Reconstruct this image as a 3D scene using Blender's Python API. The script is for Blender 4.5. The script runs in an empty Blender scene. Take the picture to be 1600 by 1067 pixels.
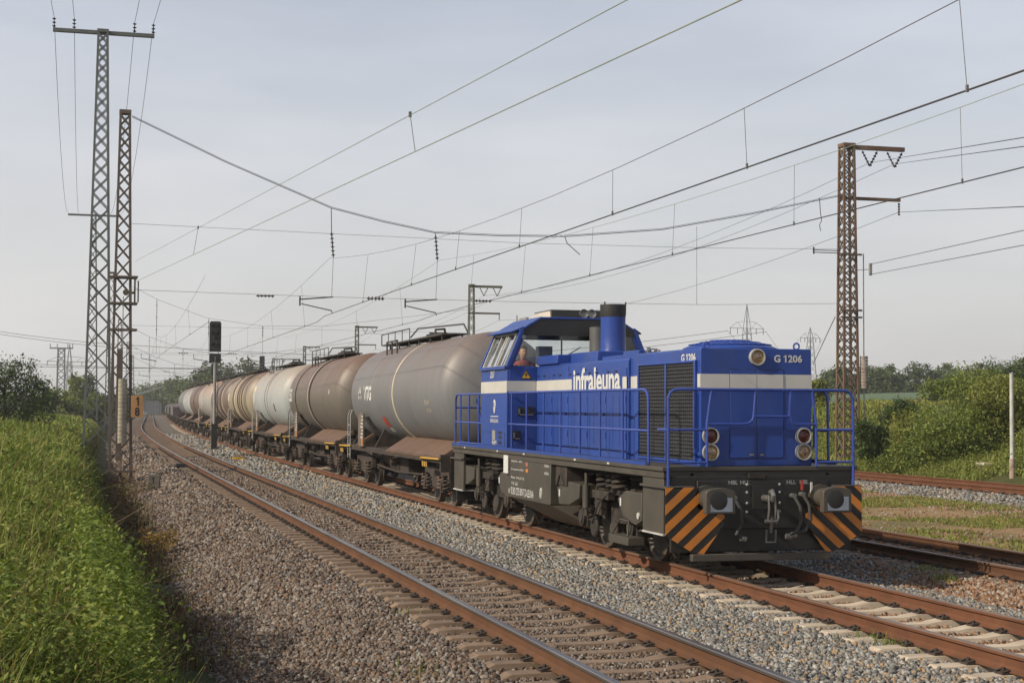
import bpy, math, random
import numpy as np
from mathutils import Vector, Matrix
random.seed(7)
RNG = np.random.default_rng(11)
PI = math.pi
scene = bpy.context.scene
COL = scene.collection

# ------------------------------------------------------------------ camera
# world axes: X = to the right of the line, Y = along the line away from the viewer, Z up from the rail head
CAM_F, CAM_U, CAM_V, CAM_Z = 2469.5, -20.1245, -9.3351, 2.3094
YAW, PITCH, ROLL = 0.2662, 0.0417, 0.0048
def _axes():
    cy, sy, cp, sp = math.cos(YAW), math.sin(YAW), math.cos(PITCH), math.sin(PITCH)
    F = Vector((sy*cp, cy*cp, sp)); R = Vector((cy, -sy, 0)); U = R.cross(F)
    c, s = math.cos(ROLL), math.sin(ROLL)
    return F, c*R + s*U, -s*R + c*U
CF, CR, CU = _axes()
CPOS = Vector((CAM_V, CAM_U, CAM_Z))
cam_data = bpy.data.cameras.new('camera')
cam_data.sensor_width = 36.0
cam_data.lens = CAM_F/1600*36.0
cam_data.clip_start = 0.1
cam_data.clip_end = 12000
cam = bpy.data.objects.new('camera', cam_data)
COL.objects.link(cam)
M = Matrix.Identity(4)
for i in range(3):
    M[i][0], M[i][1], M[i][2], M[i][3] = CR[i], CU[i], -CF[i], CPOS[i]
cam.matrix_world = M
scene.camera = cam

# ------------------------------------------------------------------ sky and sun
SUN = Vector((-1.0, -0.21, 0.69)).normalized()          # towards the sun
elev = math.asin(SUN.z)
world = bpy.data.worlds.new('World'); scene.world = world; world.use_nodes = True
nt = world.node_tree; nt.nodes.clear()
out = nt.nodes.new('ShaderNodeOutputWorld'); bg = nt.nodes.new('ShaderNodeBackground')
sky = nt.nodes.new('ShaderNodeTexSky'); sky.sky_type = 'NISHITA'; sky.sun_disc = False
sky.sun_elevation = elev
sky.sun_rotation = math.atan2(SUN.x, SUN.y)
sky.dust_density = 2.5; sky.air_density = 1.0; sky.ozone_density = 1.0
tc = nt.nodes.new('ShaderNodeTexCoord')
mp = nt.nodes.new('ShaderNodeMapping'); mp.inputs['Scale'].default_value = (1.2, 1.2, 5.0)
mp.inputs['Rotation'].default_value = (0.0, 0.18, 0.3)
nz = nt.nodes.new('ShaderNodeTexNoise'); nz.inputs['Scale'].default_value = 2.2
nz.inputs['Detail'].default_value = 5.0; nz.inputs['Roughness'].default_value = 0.55
rmp = nt.nodes.new('ShaderNodeMapRange')
rmp.inputs['From Min'].default_value = 0.32; rmp.inputs['From Max'].default_value = 0.72
rmp.inputs['To Min'].default_value = 0.66; rmp.inputs['To Max'].default_value = 0.97
sep = nt.nodes.new('ShaderNodeSeparateXYZ')
hz = nt.nodes.new('ShaderNodeMapRange'); hz.interpolation_type = 'SMOOTHSTEP'
hz.inputs['From Min'].default_value = 0.0; hz.inputs['From Max'].default_value = 0.75
hz.inputs['To Min'].default_value = 0.06; hz.inputs['To Max'].default_value = -0.62
add = nt.nodes.new('ShaderNodeMath'); add.operation = 'ADD'; add.use_clamp = True
mix = nt.nodes.new('ShaderNodeMix'); mix.data_type = 'RGBA'
mix.inputs['B'].default_value = (7.55, 7.85, 8.7, 1)      # thin high overcast veil
bg.inputs['Strength'].default_value = 0.1
veil = nt.nodes.new('ShaderNodeMix'); veil.data_type = 'RGBA'
veil.inputs['A'].default_value = (7.7, 7.6, 7.5, 1); veil.inputs['B'].default_value = (7.55, 7.85, 8.7, 1)
vr = nt.nodes.new('ShaderNodeMapRange'); vr.interpolation_type = 'SMOOTHSTEP'; vr.inputs['From Max'].default_value = 0.30
L = nt.links.new
L(tc.outputs['Generated'], mp.inputs['Vector']); L(mp.outputs['Vector'], nz.inputs['Vector'])
L(nz.outputs['Fac'], rmp.inputs['Value']); L(tc.outputs['Generated'], sep.inputs['Vector'])
L(sep.outputs['Z'], hz.inputs['Value']); L(rmp.outputs['Result'], add.inputs[0]); L(hz.outputs['Result'], add.inputs[1])
L(add.outputs[0], mix.inputs['Factor']); L(sky.outputs['Color'], mix.inputs['A'])
L(sep.outputs['Z'], vr.inputs['Value']); L(vr.outputs['Result'], veil.inputs['Factor']); L(veil.outputs['Result'], mix.inputs['B'])
L(mix.outputs['Result'], bg.inputs['Color']); L(bg.outputs['Background'], out.inputs['Surface'])

sun_data = bpy.data.lights.new('sun', 'SUN'); sun_data.energy = 5.0; sun_data.angle = math.radians(0.6)
sun_data.color = (1.0, 0.89, 0.71)
sun = bpy.data.objects.new('sun', sun_data); COL.objects.link(sun)
sun.rotation_euler = SUN.to_track_quat('Z', 'Y').to_euler(); sun.location = (-40, -16, 28)

scene.view_settings.view_transform = 'Standard'; scene.view_settings.look = 'None'
scene.view_settings.exposure = 0.0; scene.view_settings.gamma = 1.0
scene.view_settings.use_curve_mapping = False
scene.render.engine = 'CYCLES'
scene.cycles.use_denoising = True
scene.cycles.max_bounces = 6; scene.cycles.diffuse_bounces = 3; scene.cycles.glossy_bounces = 3
scene.cycles.transparent_max_bounces = 16
scene.cycles.use_adaptive_sampling = True; scene.cycles.adaptive_threshold = 0.02
scene.cycles.caustics_reflective = False; scene.cycles.caustics_refractive = False

# ------------------------------------------------------------------ the line's geometry
def off(u):          # how far the line has swung to the right at distance u
    if u < 40: return 0.0
    if u < 180: return 1.5e-4*(u-40)**2
    return 2.94 + 0.042*(u-180)
def offs(u):
    u = np.asarray(u, float)
    return np.where(u < 40, 0, np.where(u < 180, 1.5e-4*(u-40)**2, 2.94+0.042*(u-180)))
def heading(u): return -math.atan((off(u+0.5)-off(u-0.5)))
def project(P):      # pixel positions (1600 wide) of points, only used to thin out what lies far outside the view
    P = np.asarray(P, float) - np.array(CPOS)
    w = P @ np.array(CF)
    return 800+CAM_F*(P @ np.array(CR))/w, 533.5-CAM_F*(P @ np.array(CU))/w, w

# ------------------------------------------------------------------ mesh helpers
class MB:
    def __init__(s): s.v = []; s.f = []; s.m = []
    def add(s, vs, fs, mi=0):
        o = len(s.v); s.v += [tuple(p) for p in vs]; s.f += [[i+o for i in f] for f in fs]; s.m += [mi]*len(fs); return s
    def box(s, x0, x1, y0, y1, z0, z1, mi=0):
        return s.hexa([(x0,y0,z0),(x1,y0,z0),(x1,y1,z0),(x0,y1,z0),(x0,y0,z1),(x1,y0,z1),(x1,y1,z1),(x0,y1,z1)], mi)
    def hexa(s, p, mi=0):
        return s.add(p, [(3,2,1,0),(4,5,6,7),(0,1,5,4),(1,2,6,5),(2,3,7,6),(3,0,4,7)], mi)
    def prism(s, poly, axis, a, b, mi=0):      # poly: 2D points in the two other axes (cyclic order x,y,z without axis)
        def P(q, t): return {'x': (t, q[0], q[1]), 'y': (q[0], t, q[1]), 'z': (q[0], q[1], t)}[axis]
        n = len(poly); vs = [P(q, a) for q in poly] + [P(q, b) for q in poly]
        fs = [list(range(n))[::-1], list(range(n, 2*n))] + [(i, (i+1) % n, n+(i+1) % n, n+i) for i in range(n)]
        return s.add(vs, fs, mi)
    def cyl(s, p0, p1, r0, r1=None, n=12, mi=0, cap=True):
        r1 = r0 if r1 is None else r1
        p0, p1 = Vector(p0), Vector(p1); d = (p1-p0).normalized()
        a = Vector((0,0,1)) if abs(d.z) < .9 else Vector((1,0,0))
        e1 = d.cross(a).normalized(); e2 = d.cross(e1)
        vs = []
        for p, r in ((p0, r0), (p1, r1)):
            for i in range(n):
                t = 2*PI*i/n; vs.append(p + e1*(r*math.cos(t)) + e2*(r*math.sin(t)))
        fs = [(i, n+i, n+(i+1) % n, (i+1) % n) for i in range(n)]
        if cap: fs += [list(range(n)), list(range(n, 2*n))[::-1]]
        return s.add(vs, fs, mi)
    def tube(s, pts, r, n=6, mi=0):
        pts = [Vector(p) for p in pts]; vs = []; fs = []; k = len(pts); prev = None
        for j, p in enumerate(pts):
            d = (pts[min(j+1, k-1)] - pts[max(j-1, 0)]).normalized()
            if prev is None:
                a = Vector((0,0,1)) if abs(d.z) < .9 else Vector((1,0,0)); e1 = d.cross(a).normalized()
            else:
                e1 = (prev - d*prev.dot(d)).normalized()
            prev = e1; e2 = d.cross(e1)
            for i in range(n):
                t = 2*PI*i/n; vs.append(p + e1*(r*math.cos(t)) + e2*(r*math.sin(t)))
        for j in range(k-1):
            for i in range(n): fs.append((j*n+i, (j+1)*n+i, (j+1)*n+(i+1) % n, j*n+(i+1) % n))
        fs += [list(range(n)), list(range((k-1)*n, k*n))[::-1]]
        return s.add(vs, fs, mi)
    def bar(s, p0, p1, w, h, mi=0):
        p0, p1 = Vector(p0), Vector(p1); d = (p1-p0).normalized()
        a = Vector((0,0,1)) if abs(d.z) < .95 else Vector((0,1,0))
        e1 = d.cross(a).normalized()*(w/2); e2 = d.cross(e1).normalized()*(h/2)
        return s.hexa([p0-e1-e2, p0+e1-e2, p0+e1+e2, p0-e1+e2, p1-e1-e2, p1+e1-e2, p1+e1+e2, p1-e1+e2], mi)
    def lathe(s, prof, c, axis, n=24, mi=0, cap=True):     # prof: (radius, position along axis); c: centre
        vs = []; fs = []; k = len(prof)
        for r, h in prof:
            for i in range(n):
                t = 2*PI*i/n; a, b = r*math.cos(t), r*math.sin(t)
                vs.append({'x': (c[0]+h, c[1]+a, c[2]+b), 'y': (c[0]+a, c[1]+h, c[2]-b), 'z': (c[0]+a, c[1]+b, c[2]+h)}[axis])
        for j in range(k-1):
            for i in range(n): fs.append((j*n+i, j*n+(i+1) % n, (j+1)*n+(i+1) % n, (j+1)*n+i))
        if cap and prof[0][0] > 1e-4: fs.append(list(range(n))[::-1])
        if cap and prof[-1][0] > 1e-4: fs.append(list(range((k-1)*n, k*n)))
        return s.add(vs, fs, mi)
    def mirror_x(s):
        o = len(s.v); n = len(s.f)
        s.v += [(-x, y, z) for x, y, z in s.v]; s.f += [[i+o for i in f][::-1] for f in s.f[:n]]; s.m += s.m[:n]; return s
    def mesh(s, name, mats, smooth=35):
        me = bpy.data.meshes.new(name); me.from_pydata(s.v, [], s.f)
        for m in (mats if isinstance(mats, (list, tuple)) else [mats]): me.materials.append(m)
        if any(s.m): me.polygons.foreach_set('material_index', s.m)
        if smooth:
            me.polygons.foreach_set('use_smooth', [True]*len(s.f)); me.set_sharp_from_angle(angle=math.radians(smooth))
        me.validate(); me.update(); return me
    def build(s, name, mats, parent=None, smooth=35, bevel=0):
        o = bpy.data.objects.new(name, s.mesh(name, mats, smooth)); COL.objects.link(o); o.parent = parent
        if bevel:
            b = o.modifiers.new('bevel', 'BEVEL'); b.width = bevel; b.segments = 2; b.limit_method = 'ANGLE'; b.angle_limit = math.radians(40)
        return o
def obj(name, me, parent=None, loc=(0,0,0), rz=0):
    o = bpy.data.objects.new(name, me); COL.objects.link(o); o.parent = parent; o.location = loc; o.rotation_euler = (0,0,rz); return o
def thing(name, label, cat, loc=(0,0,0), rz=0, group=None):
    o = bpy.data.objects.new(name, None); COL.objects.link(o); o.location = loc; o.rotation_euler = (0,0,rz)
    o.empty_display_size = .3; return tag(o, label, cat, group)
def tag(o, label, cat, group=None):
    o['label'] = label; o['category'] = cat
    if group: o['group'] = group
    return o
def structure(o, label=None):
    o['kind'] = 'structure'
    if label: o['label'] = label
    return o
def stuff(o, label=None, cat=None):
    o['kind'] = 'stuff'
    if label: o['label'] = label
    if cat: o['category'] = cat
    return o
def npmesh(name, V, Fs, mats, attr=None, smooth=False, mi=None):
    """big mesh from arrays: V (n,3), Fs list of (m,k) index arrays, attr: per-vertex float named 'rnd'"""
    me = bpy.data.meshes.new(name)
    loops = np.concatenate([F.ravel() for F in Fs]).astype(np.int32)
    counts = np.concatenate([np.full(len(F), F.shape[1]) for F in Fs]).astype(np.int32)
    starts = np.concatenate([[0], np.cumsum(counts)[:-1]]).astype(np.int32)
    me.vertices.add(len(V)); me.vertices.foreach_set('co', np.ascontiguousarray(V, np.float32).ravel())
    me.loops.add(len(loops)); me.loops.foreach_set('vertex_index', loops)
    me.polygons.add(len(counts)); me.polygons.foreach_set('loop_start', starts)
    try: me.polygons.foreach_set('loop_total', counts)
    except Exception: pass
    for m in (mats if isinstance(mats, (list, tuple)) else [mats]): me.materials.append(m)
    if mi is not None: me.polygons.foreach_set('material_index', np.asarray(mi, np.int32))
    if smooth: me.polygons.foreach_set('use_smooth', np.ones(len(counts), bool))
    if attr is not None:
        a = me.attributes.new('rnd', 'FLOAT', 'POINT'); a.data.foreach_set('value', np.asarray(attr, np.float32))
    me.update(calc_edges=True); me.validate(); return me
def text(name, s, mat, parent, fn, width, height=None, bold=0.0, depth=0.004, shear=0.0, space=1.0):
    """flat lettering laid on a surface; fn(x, y, d) turns letter coordinates into a point, d lifts it off the surface"""
    def glyphs(body):
        cu = bpy.data.curves.new('lettering', 'FONT'); cu.body = body; cu.size = 1.0; cu.offset = bold; cu.shear = shear; cu.resolution_u = 3; cu.space_character = space
        t = bpy.data.objects.new('lettering', cu); COL.objects.link(t)
        me = bpy.data.meshes.new_from_object(t)
        bpy.data.objects.remove(t); bpy.data.curves.remove(cu)
        co = np.empty(len(me.vertices)*3); me.vertices.foreach_get('co', co); return me, co.reshape(-1, 3)
    me, co = glyphs(s)
    if '1' in s and len(s) < 14:        # the plain stroke of the figure one gets its flag
        vs = [tuple(c) for c in co]; fs = [tuple(p.vertices) for p in me.polygons]; top = co[:,1].max()
        for i, ch in enumerate(s):
            if ch != '1': continue
            m1, c1 = glyphs(s[:i+1]); xe = c1[:,0].max(); xs = xe-(.10+2*bold); bpy.data.meshes.remove(m1); k = len(vs)
            vs += [(xs+.02, top, 0), (xs-.13-bold, top-.17, 0), (xs-.13-bold, top-.26-bold, 0), (xs+.02, top-.13-bold, 0)]; fs.append((k, k+1, k+2, k+3))
        bpy.data.meshes.remove(me); me = bpy.data.meshes.new(name); me.from_pydata(vs, [], fs); co = np.array(vs)
    lo, hi = co.min(0), co.max(0); kx = width/(hi[0]-lo[0]); ky = kx if height is None else height/(hi[1]-lo[1])
    new = np.array([fn((c[0]-lo[0])*kx, (c[1]-lo[1])*ky, depth) for c in co])
    me.vertices.foreach_set('co', new.ravel()); me.materials.clear(); me.materials.append(mat); me.update()
    me.name = name
    return obj(name, me, parent)

# ------------------------------------------------------------------ materials
KA = 0.86
def ka(c): return tuple(x*KA for x in c)
def _n(nt, t, **k):
    n = nt.nodes.new(t)
    for a, b in k.items(): setattr(n, a, b)
    return n
def pm(name, base, rough=.6, metal=0.0, var=.12, scale=4.0, dirt=None, amt=0.0, dscale=2.0, bump=0.0, bscale=30.0, coat=0.0, stretch=(1,1,1), hue=None, dlo=.45, dhi=.75, spec=.5):
    base = ka(base); dirt = ka(dirt) if dirt else None; hue = ka(hue) if hue else None
    m = bpy.data.materials.new(name); m.use_nodes = True; nt = m.node_tree; b = nt.nodes['Principled BSDF']; L = nt.links.new
    b.inputs['Roughness'].default_value = rough; b.inputs['Metallic'].default_value = metal
    b.inputs['Coat Weight'].default_value = coat; b.inputs['Specular IOR Level'].default_value = spec
    tc = _n(nt, 'ShaderNodeTexCoord'); oi = _n(nt, 'ShaderNodeObjectInfo')
    mp = _n(nt, 'ShaderNodeMapping'); mp.inputs['Scale'].default_value = stretch
    L(tc.outputs['Object'], mp.inputs['Vector'])
    def noise(sc, det=5):
        n = _n(nt, 'ShaderNodeTexNoise', noise_dimensions='4D'); n.inputs['Scale'].default_value = sc; n.inputs['Detail'].default_value = det
        mu = _n(nt, 'ShaderNodeMath', operation='MULTIPLY'); mu.inputs[1].default_value = 37.0
        L(oi.outputs['Random'], mu.inputs[0]); L(mu.outputs[0], n.inputs['W']); L(mp.outputs['Vector'], n.inputs['Vector']); return n
    n1 = noise(scale)
    mr = _n(nt, 'ShaderNodeMapRange'); mr.inputs['From Min'].default_value = .25; mr.inputs['From Max'].default_value = .75
    L(n1.outputs['Fac'], mr.inputs['Value'])
    mx = _n(nt, 'ShaderNodeMix', data_type='RGBA')
    c2 = hue if hue else tuple(c*(1-2*var) for c in base)
    c1 = base if hue else tuple(min(1, c*(1+var)) for c in base)
    mx.inputs['A'].default_value = (*c1, 1); mx.inputs['B'].default_value = (*c2, 1)
    L(mr.outputs['Result'], mx.inputs['Factor']); colr = mx.outputs['Result']
    if dirt:
        n2 = noise(dscale, 6)
        r2 = _n(nt, 'ShaderNodeMapRange'); r2.inputs['From Min'].default_value = dlo; r2.inputs['From Max'].default_value = dhi
        r2.inputs['To Max'].default_value = amt
        L(n2.outputs['Fac'], r2.inputs['Value'])
        m2 = _n(nt, 'ShaderNodeMix', data_type='RGBA'); m2.inputs['B'].default_value = (*dirt, 1)
        L(r2.outputs['Result'], m2.inputs['Factor']); L(colr, m2.inputs['A']); colr = m2.outputs['Result']
    L(colr, b.inputs['Base Color'])
    if bump:
        n3 = noise(bscale, 4); bp = _n(nt, 'ShaderNodeBump'); bp.inputs['Strength'].default_value = bump; bp.inputs['Distance'].default_value = .02
        L(n3.outputs['Fac'], bp.inputs['Height']); L(bp.outputs['Normal'], b.inputs['Normal'])
    return m
def ramp_mat(name, stops, rough=.8, attr='rnd', noise=0.25, nscale=.6, trans=0.0, spec=.3, dark=None):
    """colour picked per piece through the mesh attribute; stops: [(pos, rgb)]"""
    m = bpy.data.materials.new(name); m.use_nodes = True; nt = m.node_tree; b = nt.nodes['Principled BSDF']; L = nt.links.new
    b.inputs['Roughness'].default_value = rough; b.inputs['Specular IOR Level'].default_value = spec
    at = _n(nt, 'ShaderNodeAttribute', attribute_name=attr); rp = _n(nt, 'ShaderNodeValToRGB')
    while len(rp.color_ramp.elements) < len(stops): rp.color_ramp.elements.new(.5)
    for e, (p, c) in zip(rp.color_ramp.elements, stops): e.position = p; e.color = (*ka(c), 1)
    tc = _n(nt, 'ShaderNodeTexCoord'); nz = _n(nt, 'ShaderNodeTexNoise'); nz.inputs['Scale'].default_value = nscale; nz.inputs['Detail'].default_value = 4
    L(tc.outputs['Object'], nz.inputs['Vector'])
    ad = _n(nt, 'ShaderNodeMath', operation='MULTIPLY_ADD'); ad.inputs[1].default_value = noise*2; ad.inputs[2].default_value = -noise
    su = _n(nt, 'ShaderNodeMath', operation='ADD', use_clamp=True)
    L(nz.outputs['Fac'], ad.inputs[0]); L(ad.outputs[0], su.inputs[0]); L(at.outputs['Fac'], su.inputs[1]); L(su.outputs[0], rp.inputs['Fac'])
    L(rp.outputs['Color'], b.inputs['Base Color'])
    if trans:
        tr = _n(nt, 'ShaderNodeBsdfTranslucent'); ms = _n(nt, 'ShaderNodeMixShader'); ms.inputs[0].default_value = trans
        mu = _n(nt, 'ShaderNodeMix', data_type='RGBA', blend_type='MULTIPLY'); mu.inputs['Factor'].default_value = 1; mu.inputs['B'].default_value = (1.3, 1.25, .6, 1)
        L(rp.outputs['Color'], mu.inputs['A']); L(mu.outputs['Result'], tr.inputs['Color'])
        L(b.outputs[0], ms.inputs[1]); L(tr.outputs[0], ms.inputs[2]); L(ms.outputs[0], nt.nodes['Material Output'].inputs['Surface'])
    return m
def glass_mat(name, tint=(.94,.96,.96), refl=.12):
    m = bpy.data.materials.new(name); m.use_nodes = True; nt = m.node_tree; nt.nodes.clear(); L = nt.links.new
    o = _n(nt, 'ShaderNodeOutputMaterial'); t = _n(nt, 'ShaderNodeBsdfTransparent'); g = _n(nt, 'ShaderNodeBsdfGlossy'); ms = _n(nt, 'ShaderNodeMixShader')
    t.inputs['Color'].default_value = (*tint, 1); g.inputs['Roughness'].default_value = .03
    fr = _n(nt, 'ShaderNodeFresnel'); fr.inputs['IOR'].default_value = 1.5
    L(fr.outputs[0], ms.inputs[0]); L(t.outputs[0], ms.inputs[1]); L(g.outputs[0], ms.inputs[2]); L(ms.outputs[0], o.inputs['Surface']); return m

BLUE = pm('blue_paint', (.021,.062,.30), rough=.42, var=.07, scale=1.2, dirt=(.060,.075,.17), amt=.42, dscale=2.2, coat=.06, spec=.35, bump=.05, bscale=2.2, stretch=(1,1,.35))
BLUE_RAIL = pm('blue_handrail_paint', (.032,.068,.33), rough=.4, var=.08, scale=6, coat=.2)
CREAM = pm('cream_stripe_paint', (.57,.555,.51), rough=.42, var=.04, scale=2, dirt=(.42,.4,.35), amt=.35, dscale=3, coat=.1)
WHITE = pm('white_lettering', (.62,.62,.60), rough=.5, var=.03)
FRAME = pm('grey_frame_paint', (.066,.058,.046), rough=.55, var=.12, scale=3, dirt=(.10,.08,.06), amt=.5, dscale=2.2, bump=.05)
DARK = pm('dark_running_gear', (.026,.021,.017), rough=.8, var=.25, scale=7, dirt=(.085,.058,.04), amt=.75, dscale=4, bump=.15)
BEAM = pm('black_buffer_beam', (.014,.0135,.012), rough=.6, var=.15, scale=5, dirt=(.03,.026,.021), amt=.6, dscale=3, bump=.05)
BLACK = pm('black_paint', (.018,.018,.018), rough=.55, var=.1, scale=5, dirt=(.05,.045,.04), amt=.4)
RUBBER = pm('rubber_hose', (.045,.042,.04), rough=.7, var=.2, scale=8)
ORANGE = pm('hazard_orange', (.62,.21,.022), rough=.5, var=.08, scale=6, dirt=(.25,.13,.05), amt=.5, dscale=5)
YELLOW = pm('yellow_paint', (.62,.36,.03), rough=.55, var=.1, scale=8, dirt=(.25,.16,.06), amt=.5)
STEEL = pm('worn_steel', (.32,.31,.29), rough=.38, metal=.7, var=.2, scale=6, dirt=(.1,.08,.06), amt=.6, dscale=5)
WHEEL = pm('wheel_steel', (.075,.058,.045), rough=.55, var=.2, scale=5, dirt=(.12,.09,.065), amt=.6)
CHROME = pm('lamp_rim', (.42,.42,.41), rough=.45, metal=.2, var=.05)
LENS_W = pm('clear_lamp_glass', (.50,.31,.13), rough=.15, var=.45, scale=22, coat=.4)
LENS_R = pm('red_lamp_glass', (.11,.010,.008), rough=.2, var=.3, scale=14, coat=.2)
GREY = pm('grey_metal', (.30,.30,.29), rough=.5, var=.1, scale=4, dirt=(.18,.16,.13), amt=.4)
LGREY = pm('light_grey_paint', (.52,.52,.50), rough=.5, var=.1, scale=4, dirt=(.3,.27,.22), amt=.5)
SIGNRED = pm('red_paint', (.5,.05,.03), rough=.5)
GLASS = glass_mat('window_glass')
RUST = pm('rusty_rail_side', (.155,.068,.038), spec=.15, rough=.9, var=.14, scale=2, dirt=(.10,.05,.032), amt=.6, dscale=6, bump=.1, bscale=40)
RUST2 = pm('brown_rail_side', (.135,.066,.037), spec=.15, rough=.9, var=.14, scale=2, dirt=(.09,.055,.038), amt=.6, dscale=6, bump=.1, bscale=40)
HEAD_SHINY = pm('polished_rail_head', (.33,.30,.28), rough=.32, metal=.85, var=.1, scale=3, dirt=(.16,.11,.08), amt=.35, dscale=3, stretch=(1,.2,1))
HEAD_DULL = pm('dull_rail_head', (.20,.13,.095), rough=.45, metal=.25, var=.15, scale=3, dirt=(.15,.09,.06), amt=.5, dscale=3, stretch=(1,.2,1))
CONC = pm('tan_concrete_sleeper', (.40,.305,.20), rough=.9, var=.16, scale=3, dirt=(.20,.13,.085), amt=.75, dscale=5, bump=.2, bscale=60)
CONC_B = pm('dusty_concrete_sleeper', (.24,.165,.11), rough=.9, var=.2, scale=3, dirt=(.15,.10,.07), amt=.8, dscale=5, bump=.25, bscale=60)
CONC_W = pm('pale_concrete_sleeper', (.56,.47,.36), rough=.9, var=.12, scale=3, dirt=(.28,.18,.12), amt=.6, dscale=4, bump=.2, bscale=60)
CLIP = pm('rail_clip', (.055,.04,.032), rough=.8, var=.3, scale=20)
STONE = pm('weathered_stone', (.17,.15,.125), rough=.95, var=.25, scale=6, dirt=(.09,.085,.06), amt=.6, bump=.4, bscale=30)
MAST_G = pm('green_grey_mast_paint', (.125,.14,.128), rough=.6, var=.12, scale=3, dirt=(.13,.11,.09), amt=.4)
MAST_B = pm('weathered_brown_mast', (.135,.105,.08), rough=.75, var=.2, scale=4, dirt=(.09,.06,.045), amt=.7, dscale=3)
MAST_R = pm('rusty_mast_steel', (.165,.09,.06), rough=.8, var=.2, scale=2, dirt=(.20,.17,.09), amt=.7, dscale=1.2)
MAST_O = pm('olive_mast_paint', (.13,.125,.075), rough=.75, var=.2, scale=3, dirt=(.10,.07,.05), amt=.6)
WIRE_D = pm('dark_overhead_wire', (.05,.047,.045), rough=.6)
WIRE_P = pm('new_copper_wire', (.30,.34,.26), rough=.5)
WIRE_T = pm('grey_cable', (.13,.13,.13), rough=.6)
INSUL = pm('brown_insulator', (.035,.022,.018), rough=.65, spec=.2)
# ================================================================== the setting: ground, ballast, tracks
GROUND_V = [(-3000,0.),(-300,1.0),(-60,1.2),(-20,1.25),(-14,1.12),(-11,.88),(-10.2,.62),(-9.6,.28),(-9.1,-.22),(-8.75,-.56),(-8.2,-.68),(-7.5,-.76),(-7.0,-.84),(7.5,-.80),(8.2,-.42),(14.8,-.42),(15.4,-.8),(20.6,-.8),(21.4,-.38),(23,.10),(26,1.05),(31,2.35),(36,2.62),(60,3.15),(132,5.5),(300,8.0),(3000,14)]
_gx = np.array([a for a, _ in GROUND_V]); _gz = np.array([b for _, b in GROUND_V])
def ground(v, u):
    vv = np.asarray(v, float) - offs(u)
    z = np.interp(vv, _gx, _gz)
    w = np.clip((np.abs(vv)-9)/4, 0, 1)*np.clip((120-np.abs(vv))/60, 0, 1)*np.where(vv < 0, 1, np.clip((vv-21)/4, 0, 1))
    n = .10*np.sin(np.asarray(u)*.55+vv*.7)+.07*np.sin(np.asarray(u)*1.3-vv*1.1+2)+.16*np.sin(np.asarray(u)*.17+vv*.12)
    return z + n*w
def sheet(name, vs, us, zfun, mat, follow=True, facemat=None):
    vs = np.asarray(vs, float); us = np.asarray(us, float)
    U, V = np.meshgrid(us, vs, indexing='ij')
    X = V + offs(U) if follow else V
    Z = zfun(V, U) if follow else zfun(X, U)
    P = np.stack([X, U, Z], -1).reshape(-1, 3)
    a, b = len(us), len(vs)
    i = (np.arange(a-1)[:, None]*b + np.arange(b-1)[None]).ravel()
    F = np.stack([i, i+1, i+b+1, i+b], 1)
    mi = facemat(P[F].mean(1)) if facemat else None
    me = npmesh(name, P, [F], mat, smooth=True, mi=mi)
    return obj(name, me)
GRASS_SOIL = pm('grassy_soil', spec=.15, base= (.075,.085,.028), rough=.95, var=.3, scale=.8, dirt=(.11,.085,.045), amt=.6, dscale=.5, bump=.4, bscale=8)
FIELD = pm('young_crop_field', (.085,.135,.062), rough=.95, var=.12, scale=.05, dirt=(.11,.15,.08), amt=.5, dscale=.02, bump=.3, bscale=2)
DRY = pm('dry_trampled_ground', spec=.15, base= (.34,.235,.115), rough=.95, var=.2, scale=1.2, hue=(.22,.145,.08), dirt=(.12,.12,.045), amt=.8, dscale=.45, bump=.5, bscale=14, dlo=.5, dhi=.68)
BAL_G = pm('grey_ballast', spec=.15, base= (.165,.15,.13), rough=.95, var=.25, scale=9, dirt=(.20,.13,.085), amt=.7, dscale=.9, bump=.9, bscale=22)
BAL_B = pm('brown_ballast', spec=.15, base= (.135,.10,.08), rough=.95, var=.3, scale=9, dirt=(.13,.085,.062), amt=.6, dscale=1.2, bump=.9, bscale=22)
us = np.concatenate([np.arange(-60, 60, 1.0), np.arange(60, 200, 4), np.geomspace(200, 4000, 40)])
vs = np.concatenate([-np.geomspace(3000, 40, 20), np.arange(-36, -14, 2), np.arange(-14, -7, .4), [-7, 0, 7.5, 8.2, 10, 12, 14.8, 15.4, 20.6], np.arange(21.2, 38, .7), np.geomspace(39, 3000, 34)])
o = sheet('ground', vs, us, lambda V, U: ground(V+offs(U), U), [GRASS_SOIL, FIELD], facemat=lambda c: (c[:, 0]-offs(c[:, 1]) > 37).astype(int))
structure(o, 'grassy ground with embankments either side of the railway')

BED = [(-8.3,-.90),(-7.8,-.72),(-7.2,-.60),(-6.6,-.42),(-5.9,-.25),(-5.62,-.235),(-5.5,-.25),(-5.0,-.245),(-4.9,-.235),(-3.4,-.235),(-2.9,-.22),(-2.1,-.25),(-1.5,-.22),(-1.25,-.225),(-.85,-.235),(-.7,-.262),(.7,-.262),(.85,-.235),(1.5,-.22),(2.0,-.26),(2.7,-.30),(3.3,-.225),(6.1,-.22),(6.6,-.30),(7.6,-.52),(8.3,-.60)]
bx_, bz_ = np.array([a for a, _ in BED]), np.array([b for _, b in BED])
def bed(v, u=0):
    v = np.asarray(v, float)
    return np.interp(v, bx_, bz_) + .012*np.sin(np.asarray(u)*2.1+v*3)*np.sin(v*5+np.asarray(u)*.9)
us2 = np.concatenate([np.arange(-40, 60, .5), np.arange(60, 200, 3), np.geomspace(202, 1500, 40)])
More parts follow.
